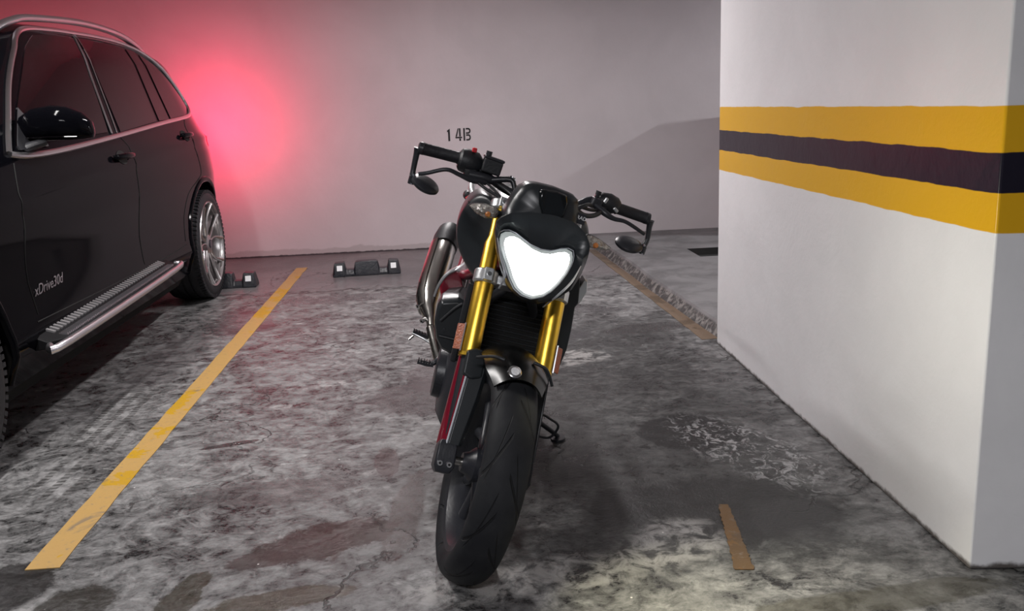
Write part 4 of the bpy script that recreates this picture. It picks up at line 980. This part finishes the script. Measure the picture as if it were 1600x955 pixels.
box(bm, -.64, -.52, -.07, .07, .42, .70); bp('cylinder_head', bm, M_satin, en, smooth=False)
for s in (-1, 1):
    bm = bmesh.new(); tube(bm, [(-.68, .118*s, .31), (-.68, .148*s, .31), (-.68, .152*s, .31)], [.085, .082, .070], 32); bp('engine_cover', bm, M_satin, en)
fr = empty('frame'); fr.parent = bike
for s in (-1, 1):
    bm = bmesh.new(); tube(bm, [(-.235, .03*s, .80), (-.34, .09*s, .74), (-.50, .130*s, .68), (-.66, .140*s, .64), (-.80, .13*s, .52), (-.86, .125*s, .38)], .017, 12, smooth=5); bp('frame_tube', bm, M_red, fr)
    bm = bmesh.new(); tube(bm, [(-.235, .03*s, .72), (-.36, .075*s, .62), (-.44, .085*s, .48), (-.50, .09*s, .36)], .014, 12, smooth=5); bp('frame_tube', bm, M_satin, fr)
    bm = bmesh.new(); tube(bm, [(-.62, .15*s, .67), (-.90, .13*s, .78), (-1.25, .10*s, .86)], .013, 12, smooth=5); bp('subframe_tube', bm, M_red, fr)
bm = bmesh.new(); tube(bm, [(-.26, 0, .73), (-.32, 0, .90)], .035, 20); bp('steering_head', bm, M_satin, fr)
REDP = [(-.205,.605),(-.196,.648),(-.176,.664),(-.150,.655),(-.133,.613),(-.140,.584),(-.187,.560)]
bm = bmesh.new(); loft(bm, [[(-.595, y*.97, z) for y, z in REDP], [(-.61, y, z) for y, z in REDP], [(-.72, y*.9, z) for y, z in REDP]]); bp('red_side_panel', bm, M_red, fr, bevel=.004)
bm = bmesh.new(); tube(bm, [(-.585, -.212, .572), (-.582, -.206, .612), (-.58, -.190, .650), (-.585, -.165, .672), (-.60, -.135, .690)], [.004, .005, .006, .007, .005], 10, smooth=5); bp('silver_edge_trim', bm, M_silver, fr)
bm = bmesh.new(); loft(bm, [[(-.575, y, z) for y, z in ((-.172, .668), (-.140, .664), (-.112, .690), (-.122, .712), (-.140, .706))], [(-.60, y, z) for y, z in ((-.172, .668), (-.140, .664), (-.112, .690), (-.122, .712), (-.140, .706))]]); bp('frame_bracket', bm, M_silver, fr, bevel=.004)

# seat, tail, grab rail
bm = bmesh.new(); loft(bm, [body_ring(-.84, .085, .83, .74), body_ring(-.95, .105, .815, .74), body_ring(-1.08, .115, .835, .76), body_ring(-1.22, .10, .89, .80), body_ring(-1.42, .07, .91, .85)]); o = bp('seat', bm, M_blackp, angle=70)
bm = bmesh.new(); loft(bm, [body_ring(-1.10, .11, .80, .73), body_ring(-1.25, .115, .86, .78), body_ring(-1.45, .09, .89, .83), body_ring(-1.58, .05, .90, .86)]); tl = bp('tail_cowl', bm, M_bblack, angle=70)
bm = bmesh.new(); box(bm, -1.61, -1.575, -.045, .045, .862, .892); bp('tail_lamp', bm, M_redp, tl, bevel=.006)
gr = empty('grab_rail'); gr.parent = bike
for s in (-1, 1):
    bm = bmesh.new(); tube(bm, [(-1.12, .128*s, .846), (-1.16, .155*s, .862), (-1.22, .162*s, .885), (-1.34, .145*s, .912), (-1.46, .10*s, .925)], [.012, .013, .013, .012, .010], 14, smooth=6, flat=.8); bp('rail_handle', bm, M_silver, gr)
for s in (-1, 1):
    t = empty('rear_turn_signal'); t.parent = bike
    bm = bmesh.new(); tube(bm, [(-1.45, .07*s, .825), (-1.46, .13*s, .822)], .008, 10); bp('signal_stem', bm, M_blackp, t)
    bm = bmesh.new(); lathe(bm, [(0, 0), (.004, .018), (.02, .022), (.045, .016), (.055, 0)], 20, 'X', center=(-1.485, .16*s, .822)); bp('signal_housing', bm, M_blackp, t)
    bm = bmesh.new(); tube(bm, [(-1.11, .160*s, .850), (-1.115, .170*s, .838)], .009, 10); bp('red_tail_trim', bm, M_redp, t)

# exhaust
ex = empty('exhaust'); ex.parent = bike
def oval(c, d, ry, rz, n=28):
    d = Vector(d).normalized(); v = Vector((0, 1, 0)); u = d.cross(v).normalized(); v = u.cross(d)
    return [Vector(c)+v*ry*math.cos(2*math.pi*k/n)+u*rz*math.sin(2*math.pi*k/n) for k in range(n)]
D = Vector((-1.17, -.212, .640))-Vector((-.93, -.222, .478))
MF = [(-.862, -.192, .405, .016, .016), (-.885, -.200, .424, .019, .022), (-.915, -.214, .448, .034, .038), (-.95, -.220, .482, .044, .048), (-1.00, -.220, .520, .047, .052), (-1.10, -.214, .590, .047, .054), (-1.165, -.210, .636, .046, .054), (-1.170, -.210, .640, .043, .050)]
bm = bmesh.new(); loft(bm, [oval((x, y, z), D, ry, rz) for x, y, z, ry, rz in MF]); mf = bp('muffler', bm, M_steel, ex, angle=50)
bm = bmesh.new(); loft(bm, [oval((x, y, z), D, ry, rz) for x, y, z, ry, rz in [(-1.160, -.210, .634, .048, .056), (-1.20, -.207, .662, .049, .056), (-1.235, -.202, .688, .044, .050), (-1.25, -.20, .698, .034, .038), (-1.245, -.20, .694, .022, .024)]]); bp('end_cap', bm, M_blackp, ex, angle=50)
bm = bmesh.new(); tube(bm, [(-.51, -.05, .52), (-.46, -.06, .42), (-.48, -.06, .26), (-.60, -.07, .20), (-.74, -.10, .24), (-.80, -.150, .33), (-.862, -.193, .405)], .019, 14, smooth=6); bp('header_pipe', bm, M_steel, ex)
# heat shield with screws, hugging the muffler
bm = bmesh.new(); rings = []
for x, y, z, ry, rz in MF[2:7]:
    rr = []
    d = D.normalized(); v = Vector((0, 1, 0)); u = d.cross(v).normalized(); v = u.cross(d)
    for kk, off in ((1.0, .0055), (1.0, .001)):
        seq = [R(125+110*j/8) for j in range(9)]
        if off < .002: seq = seq[::-1]
        rr += [Vector((x, y, z))+v*(ry+off)*math.cos(a)+u*(rz+off)*math.sin(a) for a in seq]
    rings.append(rr)
loft(bm, rings); hs = bp('heat_shield', bm, M_steel, ex, angle=50)
for p in ((-.90, -.216, .425), (-.945, -.240, .462), (-1.135, -.240, .600)):
    p = Vector(p); n_ = Vector((.78, -.42, -.30)).normalized(); p = p+n_*.028
    bm = bmesh.new(); tube(bm, [p-n_*.02, p+n_*.004, p+n_*.005], [.0085, .0085, .006], 16); q = bp('shield_screw', bm, M_bolt, hs)
    bm = bmesh.new(); tube(bm, [p+n_*.0045, p+n_*.0058], .0042, 6); bp('screw_socket', bm, M_seam, hs)
bm = bmesh.new(); tube(bm, [(-.96, -.262, .462), (-1.06, -.264, .535), (-1.15, -.258, .605)], .004, 8, smooth=4); bp('red_edge', bm, M_red, hs)

# foot controls
for s in (-1, 1):
    t = empty('footpeg'); t.parent = bike
    bm = bmesh.new(); tube(bm, [(-.83, .168*s, .355), (-.85, .21*s, .366), (-.85, .252*s, .376)], [.010, .0105, .0095], 12, flat=.7); bp('peg_arm', bm, M_silver, t)
    bm = bmesh.new(); rings = []
    for k in range(15):
        y = .180+.070*k/14; h_ = .0075 if k % 2 else .0105
        rings.append([(-.865, y*s, .366+(y-.18)*.17), (-.837, y*s, .366+(y-.18)*.17), (-.837, y*s, .366+h_+(y-.18)*.17), (-.865, y*s, .366+h_+(y-.18)*.17)])
    loft(bm, rings); bp('peg_rubber', bm, M_grip, t, smooth=False)
    bm = bmesh.new(); tube(bm, [(-.846, .246*s, .366), (-.842, .258*s, .350)], .0045, 10); bp('peg_feeler', bm, M_steel, t)
    bm = bmesh.new(); tube(bm, [(-.90, .135*s, .50), (-.86, .145*s, .40), (-.80, .150*s, .34)], [.014, .018, .014], 12, flat=.6); bp('peg_bracket', bm, M_silver, t)
    bm = bmesh.new(); tube(bm, [(-.845, .160*s, .352), (-.838, .166*s, .345)], .007, 10); bp('bracket_bolt', bm, M_bolt, t)
br = empty('brake_pedal'); br.parent = bike
bm = bmesh.new(); tube(bm, [(-.82, -.135, .33), (-.77, -.140, .335), (-.725, -.150, .335), (-.715, -.172, .318), (-.715, -.202, .318)], [.008, .008, .009, .009, .008], 10, smooth=4); bp('pedal_arm', bm, M_satin, br)
bm = bmesh.new()
rings = [[(-.730, y, .314), (-.700, y, .314), (-.700, y, .322), (-.730, y, .322)] for y in (-.214, -.205, -.175, -.160)]
loft(bm, rings)
for k in range(6):
    y = -.211+.009*k; loft(bm, [[(x, y-.003, .321), (x, y+.003, .321), (x, y, .331)] for x in (-.728, -.702)])
bp('pedal_pad', bm, M_satin, br, smooth=False)
bm = bmesh.new(); loft(bm, [[(-.74, y, z) for y, z in ((-.150, .375), (-.115, .385), (-.080, .270), (-.092, .225), (-.114, .235), (-.134, .305))], [(-.76, y, z) for y, z in ((-.150, .375), (-.115, .385), (-.080, .270), (-.092, .225), (-.114, .235), (-.134, .305))]]); bp('heel_guard', bm, M_silver, bevel=.004)
gs = bmesh.new(); tube(gs, [(-.80, .135, .30), (-.72, .145, .32), (-.66, .150, .33), (-.65, .19, .33)], .007, 10, smooth=4); bp('gear_lever', gs, M_satin)
# side stand, reaching down to the floor
ss = empty('side_stand'); ss.parent = bike
inv = MB.inverted(); foot = inv@Vector((0.343, 3.02, 0.0))
F0 = Vector((foot.x, foot.y, foot.z))
upw = (inv.to_3x3()@Vector((0, 0, 1))).normalized()
bm = bmesh.new(); tube(bm, [(-.78, .12, .26), Vector((-.80, .15, .22)), F0+upw*.03+Vector((.01, -.02, 0)), F0+upw*.012], [.011, .010, .009, .009], 12, smooth=4); bp('stand_leg', bm, M_satin, ss)
bm = bmesh.new(); c = F0+upw*.006; u, v = frame(upw)
loft(bm, [[c+u*.026*math.cos(a)+v*.034*math.sin(a)+upw*h for a in [2*math.pi*k/20 for k in range(20)]] for h in (-.0045, .004)]); bp('stand_foot', bm, M_satin, ss)
bm = bmesh.new(); tube(bm, [(-.84, .205, .165), (-.845, .254, .190), (-.85, .290, .180), (-.85, .322, .165), (-.85, .322, .140), (-.85, .304, .112), (-.85, .268, .108), (-.84, .235, .118)], .0045, 10, smooth=4); bp('stand_tab', bm, M_satin, ss)

# swingarm and rear wheel
bm = bmesh.new()
for s in (-1, 1): tube(bm, [(-.86, .06*s, .38), (-1.0, .105*s, .36), (-1.20, .115*s, .325), (-1.40, .115*s, .305)], [.028, .026, .024, .022], 14, smooth=4, flat=.7)
bp('swingarm', bm, M_silver)
rw = empty('rear_wheel'); rw.parent = bike; rw.location = (-1.374, 0, .306)
bm = bmesh.new(); hf = [(0, .306), (.02, .304), (.038, .298), (.054, .287), (.066, .273), (.074, .256), (.075, .240), (.066, .222)]
lathe(bm, hf[::-1]+[(-a, r) for a, r in hf[1:]]+[(-.058, .214), (.058, .214)], 96, 'Y', closed=True); obj('rear_tyre', bm, M_tread, rw)
bm = bmesh.new(); lathe(bm, [(.060, .222), (.055, .206), (.02, .192), (-.02, .192), (-.055, .206), (-.060, .222), (-.05, .214), (.05, .214)], 72, 'Y', closed=True); obj('rear_rim', bm, M_satin, rw)
bm = bmesh.new()
for k in range(5):
    for d in (-1, 1):
        b0 = 2*math.pi*k/5
        tube(bm, [(rr*math.cos(b0+d*da), 0, rr*math.sin(b0+d*da)) for rr, da in ((.034, .3), (.1, .14), (.197, .25))], [.014, .010, .013], 10, smooth=3)
obj('wheel_spokes', bm, M_satin, rw)
bm = bmesh.new(); lathe(bm, [(-.08, 0), (-.08, .028), (-.03, .044), (.03, .044), (.08, .03), (.08, 0)], 32, 'Y'); obj('rear_hub', bm, M_satin, rw)
bm = bmesh.new(); lathe(bm, [(-.088, .07), (-.088, .12), (-.084, .12), (-.084, .07)], 48, 'Y', closed=True); obj('brake_disc', bm, M_steel, rw)
bm = bmesh.new(); rings = []
for k in range(13):
    ph = R(-70+100*k/12); r0 = .335; rings.append([(-1.374+rr*math.sin(ph), f, .306+rr*math.cos(ph)) for rr, f in ((r0-.03, -.075), (r0, -.055), (r0+.006, 0), (r0, .055), (r0-.03, .075), (r0-.034, .070), (r0-.004, .052), (r0+.002, 0), (r0-.004, -.052), (r0-.034, -.070))])
loft(bm, rings); bp('rear_hugger', bm, M_blackp)
